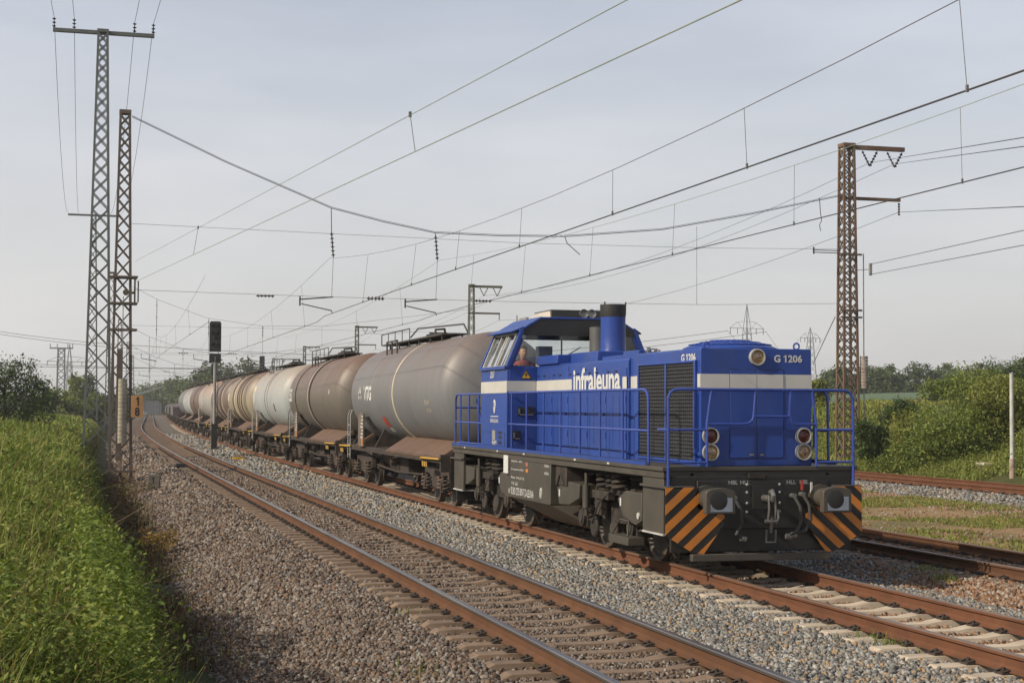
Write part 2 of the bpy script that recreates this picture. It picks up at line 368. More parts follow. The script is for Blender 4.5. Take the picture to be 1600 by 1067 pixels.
o = sheet('ballast_bed', np.concatenate([np.linspace(-8.3, 8.3, 110)]), us2, lambda V, U: bed(V, U), [BAL_G, BAL_B], facemat=lambda c: ((c[:, 0]-offs(c[:, 1])) < -3.2).astype(int))
structure(o, 'broken stone ballast under three tracks')
o = sheet('dirt_strip', np.linspace(7.3, 15.4, 14), us2, lambda V, U: -.365+.008*np.sin(U*.8+V)+.008*np.sin(V*1.7-U*.5), DRY)
structure(o, 'dry grassy strip beside the far siding')
BED4 = [(14.9,-.6),(15.3,-.42),(16.4,-.22),(19.6,-.22),(20.6,-.42),(21.5,-.62)]
b4x, b4z = np.array([a for a, _ in BED4]), np.array([b for _, b in BED4])
o = sheet('siding_ballast', np.linspace(14.9, 21.5, 18), us2, lambda V, U: np.interp(V, b4x, b4z)+.015*np.sin(U*2+V*4), BAL_G)
structure(o, 'grey ballast under the far siding track')

# rails: one swept profile
PROF = [(-.075,-.172),(.075,-.172),(.075,-.160),(.022,-.138),(.009,-.122),(.009,-.052),(.036,-.036),(.036,-.010),(.030,0.),(-.030,0.),(-.036,-.010),(-.036,-.036),(-.009,-.052),(-.009,-.122),(-.022,-.138),(-.075,-.160)]
def rail_mesh(v0, ua, ub, side, head, dz=0):
    uu = [ua] if ua < 40 else []
    uu += list(np.arange(max(40, ua), min(200, ub), 5)) + [x for x in np.geomspace(200, 1400, 16) if x < ub]
    if ua < 40 and ub <= 40: uu = [ua, ub]
    n = len(PROF); vs, fs, mi = [], [], []
    for u in uu:
        for x, z in PROF: vs.append((v0+off(u)+x, u, z+dz))
    for j in range(len(uu)-1):
        for i in range(n):
            fs.append((j*n+i, j*n+(i+1) % n, (j+1)*n+(i+1) % n, (j+1)*n+i)); mi.append(1 if i in ((6, 7, 8, 9, 10) if head is HEAD_SHINY else (7, 8, 9)) else 0)
    fs.append(list(range(n))[::-1]); mi.append(0)
    b = MB(); b.v = vs; b.f = fs; b.m = mi
    return b.mesh('rail', [side, head], smooth=30)
def sleeper_mesh(mat):
    st = [(-1.30,.11,-.05),(-1.22,.13,-.008),(-.60,.125,0),(-.38,.105,-.034),(.38,.105,-.034),(.60,.125,0),(1.22,.13,-.008),(1.30,.11,-.05)]
    vs, fs = [], []
    for x, h, z in st: vs += [(x,-h-.02,-.16),(x,-h+.012,z),(x,h-.012,z),(x,h+.02,-.16)]
    for j in range(len(st)-1):
        for i in range(4): fs.append((j*4+i, (j+1)*4+i, (j+1)*4+(i+1) % 4, j*4+(i+1) % 4))
    fs += [(0,1,2,3), tuple(len(vs)-4+i for i in (3,2,1,0))]
    return MB().add(vs, [f[::-1] for f in fs]).mesh('sleeper', mat, smooth=25)
def clip_mesh():
    b = MB()
    b.box(-.055,.055,-.075,.075,0,.016); b.tube([(-.05,-.06,.02),(.035,-.055,.038),(.05,-.02,.03),(.0,0,.05),(.05,.02,.03),(.035,.055,.045),(-.05,.06,.02)], .012, 4); b.cyl((.0,0,.01),(.0,0,.062),.016,n=6)
    return b.mesh('rail_clip', CLIP, smooth=30)
CLIPM = clip_mesh()
def track(name, label, v0, side, head, smat, ua, n_sl, far, clips=0, spacing=.6, dz=0, u_end=1400, clip_from=0):
    t = bpy.data.objects.new(name, None); COL.objects.link(t); t.location = (v0, 0, 0); structure(t, label)
    for s in (-.753, .753):
        me = rail_mesh(s, ua-6, u_end, side, head, dz); obj('rail', me, t)
    sm = sleeper_mesh(smat); zt = -.182+dz
    for k in range(n_sl):
        u = ua + k*spacing
        o = obj('sleeper', sm, t, (off(u)+random.uniform(-.015,.015), u+random.uniform(-.02,.02), zt+random.uniform(-.006,.004)), heading(u)+random.uniform(-.008,.008))
        if clip_from <= k < clip_from+clips:
            for r in (-.753, .753):
                for q in (-1, 1):
                    c = obj('rail_clip', CLIPM, o, (r+q*.115, 0, 0), 0 if q < 0 else PI)
    # the farther sleepers and fastenings run together
    b = MB()
    uf = ua + n_sl*spacing
    while uf < far:
        x = off(uf)
        for a0, a1 in ((-1.3,-.62),(-.6,.6),(.62,1.3)): b.box(x+a0, x+a1, uf-.12, uf+.12, zt-.1, zt-(.02 if a0 == -.6 else 0))
        uf += spacing
    if b.v: stuff(b.build('far_sleepers', smat, t, smooth=0))
    b = MB(); k = 0
    for k in range(n_sl):
        if clip_from <= k < clip_from+clips: continue
        u = ua+k*spacing
        if u > 75: break
        for r in (-.753, .753):
            for q in (-1, 1): b.box(off(u)+r+q*.115-.05, off(u)+r+q*.115+.05, u-.07, u+.07, zt, zt+.05)
    if b.v: stuff(b.build('small_fastenings', CLIP, t, smooth=0))
    return t
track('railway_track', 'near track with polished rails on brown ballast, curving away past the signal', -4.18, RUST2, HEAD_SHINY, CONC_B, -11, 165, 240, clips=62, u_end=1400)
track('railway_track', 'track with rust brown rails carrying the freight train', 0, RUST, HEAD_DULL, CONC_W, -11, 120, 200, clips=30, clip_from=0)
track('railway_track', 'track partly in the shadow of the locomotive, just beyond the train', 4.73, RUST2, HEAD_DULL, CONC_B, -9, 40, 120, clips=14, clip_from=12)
track('railway_track', 'rusty far siding at the foot of the green bank', 17.95, RUST, RUST, CONC_B, 4, 70, 120, clips=0, dz=.01)
# the bare outer ends of the near track's sleepers are paler concrete, so give that track's sleepers tan ends
def tan_ends():
    vs = [(-1.30,-.13,-.16),(-1.30,.13,-.16),(-1.30,.102,-.045),(-1.30,-.102,-.045)]
    b = MB()
    st = [(-1.305,.112,-.045),(-1.22,.124,-.004),(-.90,.124,.003)]
    for j in range(2):
        (x0,h0,z0),(x1,h1,z1) = st[j], st[j+1]
        b.hexa([(x0,-h0,z0-.12),(x1,-h1,z1-.12),(x1,h1,z1-.12),(x0,h0,z0-.12),(x0,-h0,z0),(x1,-h1,z1),(x1,h1,z1),(x0,h0,z0)])
    return b.mesh('sleeper_end', CONC, smooth=20)
# ------------------------------------------------------------------ loose ballast stones
def stones(name, label, N_fn, region, size, stops, parent=None, seed=1, lift=0.0, noise=.2):
    """region: list of (v0, v1, u0, u1, density per m2, size, zfun)"""
    rng = np.random.default_rng(seed); Ps, Ss = [], []
    for v0, v1, u0, u1, dens, s, zf, keep in region:
        n = int((v1-v0)*(u1-u0)*dens)
        v = rng.uniform(v0, v1, n); u = rng.uniform(u0, u1, n)
        z = zf(v, u)
        P = np.stack([v+offs(u), u, z], 1)
        x, y, w = project(P); k = (x > -250) & (x < 1850) & (y < 1250) & (w > 1)
        if keep is not None: k &= keep(v, u)
        P = P[k]; Ps.append(P); Ss.append(s*rng.uniform(.6, 1.45, len(P)))
    P = np.concatenate(Ps); S = np.concatenate(Ss); n = len(P)
    base = np.array([(-1,-1,-1),(1,-1,-1),(1,1,-1),(-1,1,-1),(-1,-1,1),(1,-1,1),(1,1,1),(-1,1,1)], float)
    F0 = np.array([(3,2,1,0),(4,5,6,7),(0,1,5,4),(1,2,6,5),(2,3,7,6),(3,0,4,7)])
    V = base[None]*(1+rng.uniform(-.45, .25, (n, 8, 3)))
    V *= np.stack([rng.uniform(.65,1.2,n), rng.uniform(.6,1.0,n), rng.uniform(.4,.8,n)], 1)[:, None, :]
    q = rng.normal(size=(n, 4)); q /= np.linalg.norm(q, axis=1, keepdims=True)
    w, x, y, z = q.T
    R = np.stack([1-2*(y*y+z*z),2*(x*y-z*w),2*(x*z+y*w),2*(x*y+z*w),1-2*(x*x+z*z),2*(y*z-x*w),2*(x*z-y*w),2*(y*z+x*w),1-2*(x*x+y*y)], 1).reshape(n,3,3)
    V = np.einsum('nij,nkj->nki', R, V)*S[:, None, None]*.5
    V += P[:, None, :]; V[:, :, 2] += (lift + rng.uniform(-.2,.35,n)*S)[:, None]
    F = (F0[None] + 8*np.arange(n)[:, None, None]).reshape(-1, 4)
    m = ramp_mat(name+'_colours', stops, rough=.9, noise=noise, nscale=.9, spec=.18)
    me = npmesh(name, V.reshape(-1,3), [F], m, attr=np.repeat(rng.uniform(0,1,n), 8))
    o = obj(name, me); stuff(o, label, 'ballast'); return n
SB = [(0,(.055,.040,.034)),(.2,(.108,.078,.060)),(.38,(.165,.125,.098)),(.52,(.155,.145,.135)),(.68,(.20,.122,.077)),(.86,(.23,.205,.18)),(1,(.31,.275,.235))]
SG = [(0,(.085,.085,.08)),(.25,(.18,.175,.165)),(.5,(.26,.25,.228)),(.64,(.36,.235,.125)),(.76,(.22,.225,.225)),(1,(.40,.385,.355))]
SR = [(0,(.11,.07,.045)),(.3,(.24,.13,.075)),(.55,(.33,.185,.10)),(.8,(.26,.22,.19)),(1,(.40,.35,.29))]
def not_sleeper(v0, ua, spacing=.6, half=.115, reach=1.29):
    def k(v, u):
        inside = np.abs(v-v0) < reach
        ph = (u-ua+spacing/2) % spacing - spacing/2
        rail = (np.abs(np.abs(v-v0)-.753) < .085)
        return ~(rail | (inside & (np.abs(ph) < half)))
    return k
bedlow = lambda v, u: bed(v,u)+.002
nsA, nsB, nsC = not_sleeper(-4.18,-11), not_sleeper(0,-11), not_sleeper(4.73,-9)
def out_of_rails(v, u): return nsA(v,u) & nsB(v,u) & nsC(v,u)
n1 = stones('brown_ballast_stones', 'brown and grey broken stones along the near track', None, [
    (-8.0,-5.45,-11,2,850,.042,bed,out_of_rails),(-8.0,-5.45,2,12,480,.05,bed,out_of_rails),(-8.0,-5.45,12,30,210,.065,bed,out_of_rails),(-8.0,-5.45,30,55,80,.10,bed,out_of_rails),(-8.0,-5.45,55,110,26,.15,bed,out_of_rails),(-5.45,-2.9,-11,2,700,.034,bedlow,out_of_rails),(-5.45,-2.9,2,12,430,.038,bedlow,out_of_rails),(-5.45,-2.9,12,26,200,.05,bedlow,out_of_rails),(-5.45,-2.9,26,60,90,.06,bedlow,out_of_rails)], .05, SB, seed=3)
n2 = stones('grey_ballast_stones', 'grey broken stones between the two main tracks', None, [
    (-3.1,-.72,-9,4,850,.041,bed,out_of_rails),(-3.1,-.72,4,16,470,.048,bed,out_of_rails),(-3.1,-.72,16,34,210,.065,bed,out_of_rails),(-3.1,-.72,34,60,80,.10,bed,out_of_rails),(-3.1,-.72,60,120,26,.15,bed,out_of_rails),
    (.80,2.3,-9,1.5,760,.043,bed,out_of_rails),(.80,4.0,1.5,14,300,.05,bed,out_of_rails),(15.4,16.95,6,32,130,.075,lambda v,u: np.interp(v,b4x,b4z),None),(19.0,20.8,8,36,90,.085,lambda v,u: np.interp(v,b4x,b4z),None)], .05, SG, seed=4)
n3 = stones('rusty_ballast_stones', 'rust stained stones between rails and beside the shaded track', None, [
    (-.72,.72,-9,3,560,.036,lambda v,u: bed(v,u)+.004,out_of_rails),(-.72,.72,3,20,160,.055,lambda v,u: bed(v,u)+.004,out_of_rails),
    (2.2,3.95,-8,4,600,.047,bed,out_of_rails),(3.95,7.2,-4,9,300,.055,bed,out_of_rails),(3.95,7.2,9,22,120,.07,bed,out_of_rails),(7.2,15.5,3,40,16,.045,lambda v,u: np.full(len(v),-.37),None),(7.2,9.0,3,30,60,.045,lambda v,u: np.full(len(v),-.38),None),(12.8,15.4,8,40,60,.055,lambda v,u: np.full(len(v),-.37),None)], .05, SR, seed=5)
print('stones', n1, n2, n3)
# ================================================================== the locomotive
def hpoly(pts, *, u, th, mi=0, b=None):     # plate facing the viewer end: pts (v, z)
    return (b or MB()).prism(pts, 'y', u, u+th, mi)
def side_prism(b, pts, v0, v1, mi=0):        # pts (u, z) swept from v0 to v1
    return b.prism(pts, 'x', v0, v1, mi)
loco = thing('locomotive', 'blue diesel locomotive with white stripe hauling a train of tank wagons', 'locomotive')
def P(b, name, mats, parent=loco, **k): return b.build(name, mats, parent, **k)

# --- deck and frame
b = MB(); b.box(-1.5,1.5,.62,13.62,1.43,1.49); b.box(-1.47,1.47,.66,13.58,1.33,1.43); P(b,'deck',FRAME,bevel=.008)
b = MB(); b.box(-.62,.62,1.2,13.0,.85,1.33); b.box(-1.1,1.1,.75,1.5,.9,1.33); b.box(-1.1,1.1,12.7,13.5,.9,1.33); P(b,'main_frame',DARK)
# front end: buffer beam, step boxes, hazard plates
def end_set(y, d):          # y: plane of the beam, d=+1 at the front end (outside is -y), -1 at the rear
    o = lambda t: y + d*t
    def B(b, x0, x1, t0, t1, z0, z1, mi=0):
        a, c = sorted((o(t0), o(t1))); return b.box(x0, x1, a, c, z0, z1, mi)
    b = MB(); B(b,-1.38,1.38,0,.06,.30,1.36); B(b,-1.0,1.0,-.035,0,.62,1.30)
    bb = P(b,'buffer_beam',BEAM,bevel=.01)
    b = MB(); B(b,-1.12,.98,-.16,-.05,.185,.285); P(b,'rail_guard',FRAME if d > 0 else BEAM,bevel=.01)
    for s in (-1, 1):
        b = MB(); B(b,min(s*1.06,s*1.5),max(s*1.06,s*1.5),-.10,.95,1.19,1.225); P(b,'step_tread',FRAME,bevel=.006)
        b = MB(); B(b,min(s*1.40,s*1.45),max(s*1.40,s*1.45),.10,.95,.55,1.43); P(b,'step_side_plate',FRAME,bevel=.006)
        b = MB(); B(b,min(s*1.02,s*1.47),max(s*1.02,s*1.47),.08,.93,.53,.555); P(b,'lower_step',LGREY)
        b = MB(); B(b,min(s*1.02,s*1.06),max(s*1.02,s*1.06),.06,.95,.50,1.40); B(b,min(s*1.06,s*1.40),max(s*1.06,s*1.40),.50,.53,.80,1.40); P(b,'step_back_plate',BEAM)
        # hazard plate
        poly = [(-1.5,1.21),(-1.5,.55),(-1.09,.30),(-.93,.285),(-.62,.70),(-.62,.82),(-1.0,1.02),(-1.0,1.21)]
        pl = [(x*(-s), z) for x, z in poly]
        if s > 0: pl = pl[::-1]
        a, c = sorted((o(-.10), o(-.085))); b = MB(); b.prism(pl, 'y', a, c)
        hp = P(b,'hazard_plate',BEAM)
        # diagonal stripes clipped to the plate
        def clip(poly, nx, nz, lim):
            outp = []
            for i in range(len(poly)):
                p, q = poly[i], poly[(i+1) % len(poly)]
                dp, dq = p[0]*nx+p[1]*nz-lim, q[0]*nx+q[1]*nz-lim
                if dp <= 0: outp.append(p)
                if dp*dq < 0:
                    t = dp/(dp-dq); outp.append((p[0]+t*(q[0]-p[0]), p[1]+t*(q[1]-p[1])))
            return outp
        conv = [[(-1.5,1.21),(-1.5,.55),(-1.09,.30),(-1.0,.29),(-1.0,1.21)], [(-1.0,1.02),(-1.0,.29),(-.93,.285),(-.62,.70),(-.62,.82)]]
        nx, nz = -.66, .75       # stripes climb towards the middle of the beam
        k = -6
        for k in range(-4, 16):
            lo, hi = .38+k*.205, .38+k*.205+.105
            b = MB()
            for cp in conv:
                q = clip(clip(cp, nx, nz, hi), -nx, -nz, -lo)
                if len(q) >= 3:
                    q = [(x*(-s), z) for x, z in q]
                    if s > 0: q = q[::-1]
                    a, c = sorted((o(-.104), o(-.099))); b.prism(q, 'y', a, c)
            if b.v: P(b,'orange_stripe',ORANGE,hp,smooth=0)
        # buffer
        bu = MB(); f0 = (s*.875, o(-.03), 1.05); f1 = (s*.875, o(-.46), 1.05)
        bu.cyl(f0, (s*.875,o(-.10),1.05), .19, n=20); bu.cyl((s*.875,o(-.10),1.05), (s*.875,o(-.42),1.05), .135, n=20); bu.cyl((s*.875,o(-.42),1.05), f1, .10, n=16)
        bo = P(bu,'buffer',FRAME)
        hd = []
        for i in range(25):
            t = PI*i/24; hd.append((.215*math.cos(t), .10+.075*math.sin(t)))
        hd = [(s*.875+x, 1.05+z) for x, z in ([(.215,-.18)] + hd + [(-.215,-.18)])]
        a, c = sorted((o(-.46), o(-.60))); b = MB(); b.prism(hd[::-1], 'y', o(-.585) if d > 0 else o(-.46), o(-.46) if d > 0 else o(-.585))
        P(b,'buffer_head',FRAME,bo,bevel=.012)
        b = MB(); a, c = sorted((o(-.589), o(-.583))); b.box(s*.875-.15, s*.875+.17, a, c, .90, 1.09); P(b,'worn_face',pm('worn_blue_grey_face',(.26,.30,.36),rough=.45,var=.15,scale=9),bo)
        b = MB(); b.lathe([(0,-.594),(.05,-.594),(.12,-.591),(.135,-.586)] if d > 0 else [(0,.594),(.05,.594),(.12,.591),(.135,.586)], (s*.875-.03, o(0), 1.05), 'y', n=18); P(b,'grease_patch',BLACK,bo)
    # hook and screw coupling
    b = MB(); b.cyl((0,o(-.03),1.05),(0,o(-.28),1.05),.05,n=10); b.tube([(0,o(-.24),1.03),(0,o(-.34),1.04),(0,o(-.38),1.10),(0,o(-.33),1.16),(0,o(-.27),1.14)],.035,8); P(b,'coupling_hook',STEEL)
    b = MB(); B(b,-.17,.17,-.06,-.035,.90,1.22); P(b,'hook_plate',BEAM)
    b = MB()
    for s in (-1, 1): b.tube([(s*.045,o(-.32),1.10),(s*.05,o(-.34),.9),(s*.05,o(-.30),.74)],.016,6)
    b.cyl((-.09,o(-.30),.74),(.09,o(-.30),.74),.028,n=8); b.cyl((0,o(-.31),.80),(0,o(-.28),.58),.024,n=8); b.tube([(.07,o(-.30),.70),(.12,o(-.28),.78),(.12,o(-.27),.90)],.014,6)
    b.tube([(-.07,o(-.29),.62),(-.07,o(-.28),.45),(.07,o(-.28),.45),(.07,o(-.29),.62)],.016,6)
    P(b,'screw_coupling',STEEL)
    for sx in (-.25, .25):
        for z in (.86, .98, 1.13, 1.24):
            b = MB(); b.lathe([(0,-.055),(.010,-.055),(.021,-.045),(.021,-.03)] if d > 0 else [(0,.055),(.010,.055),(.021,.045),(.021,.03)], (sx, o(0), z), 'y', n=8); P(b,'beam_bolt',GREY)
    for (x, zz, col, sag) in ((.43,1.08,None,-.12),(.57,1.10,SIGNRED,-.18),(-.48,1.06,None,.10)):
        b = MB(); b.tube([(x,o(-.05),zz),(x,o(-.16),zz-.02),(x+.05,o(-.22),zz-.14),(x+.07,o(-.22),zz-.34),(x-.01,o(-.22),zz-.50),(x+sag,o(-.18),zz-.56)],.026,8)
        h = P(b,'brake_hose',RUBBER)
        b = MB(); b.cyl((x,o(-.04),zz),(x,o(-.15),zz),.036,n=10); P(b,'hose_fitting',STEEL,h); b = MB(); b.cyl((x+sag-.03,o(-.18),zz-.56),(x+sag+.05,o(-.18),zz-.57),.04,n=8); P(b,'hose_fitting',STEEL,h)
        if col:
            b = MB(); B(b,x-.016,x+.016,-.10,-.085,zz+.06,zz+.20); P(b,'cock_handle',col,h)
    b = MB(); B(b,.70,.73,-.10,-.085,1.12,1.27); P(b,'cock_handle',WHITE)
    return o
o = end_set(.60, 1)
end_set(13.62, -1)
for s, st in (('HBL', -.53), ('HLL', -.35), ('HLL', .36), ('HBL', .56)):
    text('beam_lettering', s, LGREY, loco, lambda x, y, d, st=st: (st+x, .565-d, 1.245+y), .14, .055)
b = MB(); b.box(-.22,.02,.555,.60,1.33,1.40); P(b,'socket_cover',DARK)

# --- hood
def hood_box(b, u0, u1, hw, z0, z1, ch=.05, mi=0):
    return b.prism([(-hw,z0),(hw,z0),(hw,z1-ch),(hw-ch,z1),(-hw+ch,z1),(-hw,z1-ch)], 'y', u0, u1, mi)
b = MB(); hood_box(b,.79,3.54,.86,1.49,3.17,.02); P(b,'front_hood',BLUE,bevel=.012)
b = MB(); hood_box(b,3.54,3.90,.80,1.49,3.13,.02); P(b,'hood_recess',BLUE)
b = MB(); hood_box(b,3.90,9.14,.845,1.49,3.12,.04); P(b,'engine_hood',BLUE,bevel=.01)
b = MB(); b.box(-.60,.60,6.2,8.0,3.12,3.31); P(b,'silencer_box',BLUE,bevel=.015)
b = MB(); b.box(-.862,.862,7.75,9.14,3.12,3.29); P(b,'raised_hood_cover',BLUE,bevel=.015)
b = MB(); b.box(-.55,.55,4.1,6.1,3.12,3.20); b.box(-.72,-.50,3.75,4.5,3.12,3.24); P(b,'roof_hatch',BLUE,bevel=.01)
# fan dome on the front hood
b = MB(); b.lathe([(.70,0),(.70,.03),(.66,.05),(.5,.105),(.3,.13),(.1,.14),(0,.142)], (0,1.75,3.17), 'z', n=32); fan = P(b,'fan_cowl',BLUE)
b = MB()
for i in range(26):
    t = 2*PI*i/26; c, s_ = math.cos(t), math.sin(t)
    b.bar((.62*c,1.75+.62*s_,3.25),(.25*c,1.75+.25*s_,3.318),.02,.012)
for r, z in ((.6,3.252),(.45,3.287),(.3,3.314)): b.tube([(r*math.cos(t),1.75+r*math.sin(t),z) for t in np.linspace(0,2*PI,33)],.010,4)
P(b,'fan_guard',BLUE_RAIL,fan)
for x in (.70,-.70):
    b = MB(); b.tube([(x+.045*math.cos(t),.95,3.215+.045*math.sin(t)) for t in np.linspace(0,2*PI,17)],.013,5)
    P(b,'lifting_eye',BLUE_RAIL)
b = MB(); b.cyl((-.6,3.3,3.17),(-.6,3.3,3.25),.03,n=8); b.tube([(-.68,3.55,3.2),(-.68,3.2,3.24),(-.68,2.9,3.2)],.014,6); b.cyl((-.66,3.45,3.15),(-.66,3.45,3.27),.035,n=8); P(b,'roof_valve',STEEL)
# stripe: cream band, 3 mm proud
def side_band(b, u0, u1, v, z0, z1, t=.004): b.box(v-t, v, u0, u1, z0, z1)
b = MB(); side_band(b,3.30,3.54,-.86,2.62,2.815); side_band(b,.795,.90,-.86,2.61,2.80); b.box(-.862,.862,.785,.79,2.60,2.80); side_band(b,3.56,3.89,-.80,2.62,2.815); side_band(b,3.92,4.12,-.862,2.62,2.815)
side_band(b,6.86,9.13,-.862,2.62,2.82); b.box(.862,.866,.8,9.1,2.60,2.81)
P(b,'cream_stripe',CREAM,smooth=0)
text('side_lettering','infraleuna',WHITE,loco,lambda x,y,d: (-.864-d, 6.76-x, 2.585+y),2.54,.42,bold=.028,depth=.004)
text('side_lettering','G 1206',WHITE,loco,lambda x,y,d: (-.862-d, 1.52-x, 2.985+y),.56,.115,bold=.03)
text('front_lettering','G 1206',WHITE,loco,lambda x,y,d: (.27+x, .789-d, 2.975+y),.44,.108,bold=.03)
# front doors of the hood: two leaves with dark joints round them
b = MB(); b.box(-.42,.42,.7835,.789,1.60,2.87); jo = P(b,'door_joint',BLACK)
b = MB(); b.box(-.412,-.004,.779,.788,1.608,2.862); d1 = P(b,'hood_front_door',BLUE,bevel=.004)
b = MB(); b.box(.004,.412,.779,.788,1.608,2.862); d2 = P(b,'hood_front_door',BLUE,bevel=.004)
for dd, x0, x1 in ((d1,-.412,-.004),(d2,.004,.412)):
    b = MB(); b.box(x0,x1,.7755,.7795,2.60,2.80); P(b,'stripe_piece',CREAM,dd,smooth=0)
    b = MB(); b.box(x0+(.30 if x0 < 0 else .04),x0+(.36 if x0 < 0 else .10),.770,.779,1.64,1.665); P(b,'latch',STEEL,dd)
for x in (-.62,.62):
    b = MB(); b.cyl((x,.79,1.71),(x,.77,1.71),.016,n=8); P(b,'sensor_knob',STEEL)
# lamps
for x, z, m in ((-.715,1.92,LENS_R),(-.715,1.69,LENS_W),(.72,1.92,LENS_R),(.72,1.69,LENS_W),(0,3.045,LENS_W)):
    b = MB(); b.lathe([(.100,-.02),(.100,-.058),(.118,-.058),(.122,-.05),(.122,0),(.118,.04)], (x,.79,z), 'y', n=28, cap=False); l = P(b,'headlight' if m is LENS_W else 'tail_light',CHROME)
    b = MB(); b.lathe([(0,-.042),(.05,-.038),(.09,-.028),(.102,-.022),(.102,0)], (x,.79,z), 'y', n=24); P(b,'lens',m,l)
    b = MB(); b.lathe([(0,-.050),(.018,-.049),(.026,-.045),(.03,-.030)], (x,.79,z), 'y', n=12); P(b,'bulb_cap',STEEL if m is LENS_W else LENS_R,l)
# radiator grille with its frame
b = MB(); b.box(-.868,-.855,.95,3.27,1.56,2.97); gp = P(b,'radiator_grille',BLACK)
b = MB()
for z in np.arange(1.60,2.95,.054): b.hexa([(-.868,.97,z-.012),(-.885,.97,z-.02),(-.885,3.25,z-.02),(-.868,3.25,z-.012),(-.868,.97,z+.004),(-.885,.97,z-.004),(-.885,3.25,z-.004),(-.868,3.25,z+.004)])
P(b,'grille_slats',pm('grille_slat_paint',(.06,.06,.07),rough=.5),gp,smooth=0)
b = MB()
for y in np.arange(1.0,3.25,.075): b.box(-.889,-.886,y-.004,y+.004,1.58,2.95)
P(b,'grille_mesh',BLACK,gp,smooth=0)
b = MB(); b.box(-.905,-.862,.905,.955,1.53,3.0); b.box(-.905,-.862,3.265,3.315,1.53,3.0); b.box(-.905,-.862,.955,3.265,2.965,3.0); b.box(-.905,-.862,.955,3.265,1.53,1.565); b.box(-.897,-.87,2.085,2.135,1.565,2.965); P(b,'grille_frame',BLUE,gp,bevel=.006)
# engine hood side: row of doors with ribs, handles and joints
edges = [3.94,4.95,5.95,7.08,8.08,9.1]
for i in range(5):
    a, c = edges[i]+.012, edges[i+1]-.012
    b = MB(); b.box(-.862,-.846,a,c,1.62,2.96 if i < 3 else 3.05); d_ = P(b,'hood_door',BLUE,bevel=.006)
    b = MB()
    for k in range(1, 3):
        y = a+(c-a)*k/3; b.box(-.868,-.862,y-.012,y+.012,1.68,2.52)
    P(b,'door_rib',BLUE,d_,bevel=.002)
    for zz in (1.80,2.40):
        b = MB(); b.box(-.876,-.862,a+.01,a+.07,zz,zz+.10); P(b,'hinge',BLUE_RAIL,d_)
    b = MB(); b.box(-.882,-.862,(a+c)/2-.05,(a+c)/2+.05,2.90,2.92); b.box(-.882,-.862,c-.14,c-.06,2.90,2.92); b.cyl((-.862,a+.1,2.2),(-.885,a+.1,2.2),.02,n=8); P(b,'door_latch',BLACK,d_)
for y in np.arange(1.7, 9.0, .9):
    pass
b = MB(); b.box(-.875,-.845,3.92,9.12,1.49,1.60); b.box(-.875,-.845,.80,3.5,1.49,1.53); P(b,'hood_sill',BLUE,bevel=.006)
b = MB(); b.box(-1.5,-1.485,1.3,13.55,1.49,1.545); b.box(1.485,1.5,1.3,13.55,1.49,1.545); P(b,'kick_plate',BLUE)
# exhaust stack and intake pipe
b = MB(); b.lathe([(.245,0),(.235,.02),(.228,.3),(.226,.64),(.230,.70)], (0,7.12,3.30), 'z', n=32); P(b,'exhaust_stack',BLUE)
b = MB(); b.lathe([(.2295,.66),(.2335,.70),(.237,.72),(.240,.885),(.225,.885),(.22,.76),(0,.76)], (0,7.12,3.30), 'z', n=32); P(b,'sooty_stack_top',BLACK)
b = MB()
for x in (-.2,.2): b.cyl((x,7.0,4.18),(x,7.0,4.23),.014,n=6)
P(b,'stack_lug',BLACK)
b = MB(); b.cyl((.27,8.8,3.28),(.27,8.8,3.86),.165,n=24); P(b,'intake_pipe',pm('dark_grey_pipe',(.10,.10,.098),rough=.5))

# --- cab
CW0, CW1 = 9.15, 11.16
cab = MB(); cab.box(-1.45,-1.41,CW0,CW1,1.49,3.08); cab.box(1.41,1.45,CW0,CW1,1.49,3.08); cab.box(-1.41,1.41,CW0,CW0+.04,1.49,3.10); cab.box(-1.41,1.41,CW1-.04,CW1,1.49,3.10); cab.box(-1.41,1.41,CW0+.04,CW1-.04,1.50,1.60)
cab_o = P(cab,'cab_body',BLUE,bevel=.01)
def quadplate(b, p, n, t):
    n = Vector(n).normalized()*t; q = [Vector(a) for a in p]; b.hexa([*(q), *[a+n for a in q]])
for y0 in (CW0, CW1-.05):            # end walls above the waist: corner pillars and the header over the windows
    b = MB()
    for s in (-1, 1):
        pl = [(s*1.45,3.08),(s*1.15,3.80),(s*1.05,3.80),(s*1.33,3.10)]
        b.prism(pl if s < 0 else pl[::-1], 'y', y0, y0+.05)
    P(b,'cab_pillar',BLUE)
    b = MB(); b.prism([(-1.15,3.70),(1.15,3.70),(1.15,3.80),(.76,4.035),(-.76,4.035),(-1.15,3.80)], 'y', y0-.01 if y0 == CW0 else y0+.06, y0+.045 if y0 == CW0 else y0+.005); P(b,'cab_header',BLACK)
    b = MB(); b.hexa([(-1.36,y0+.02,3.10),(1.36,y0+.02,3.10),(1.36,y0+.028,3.10),(-1.36,y0+.028,3.10),(-1.10,y0+.02,3.70),(1.10,y0+.02,3.70),(1.10,y0+.028,3.70),(-1.10,y0+.028,3.70)]); P(b,'cab_end_window',GLASS,smooth=0)
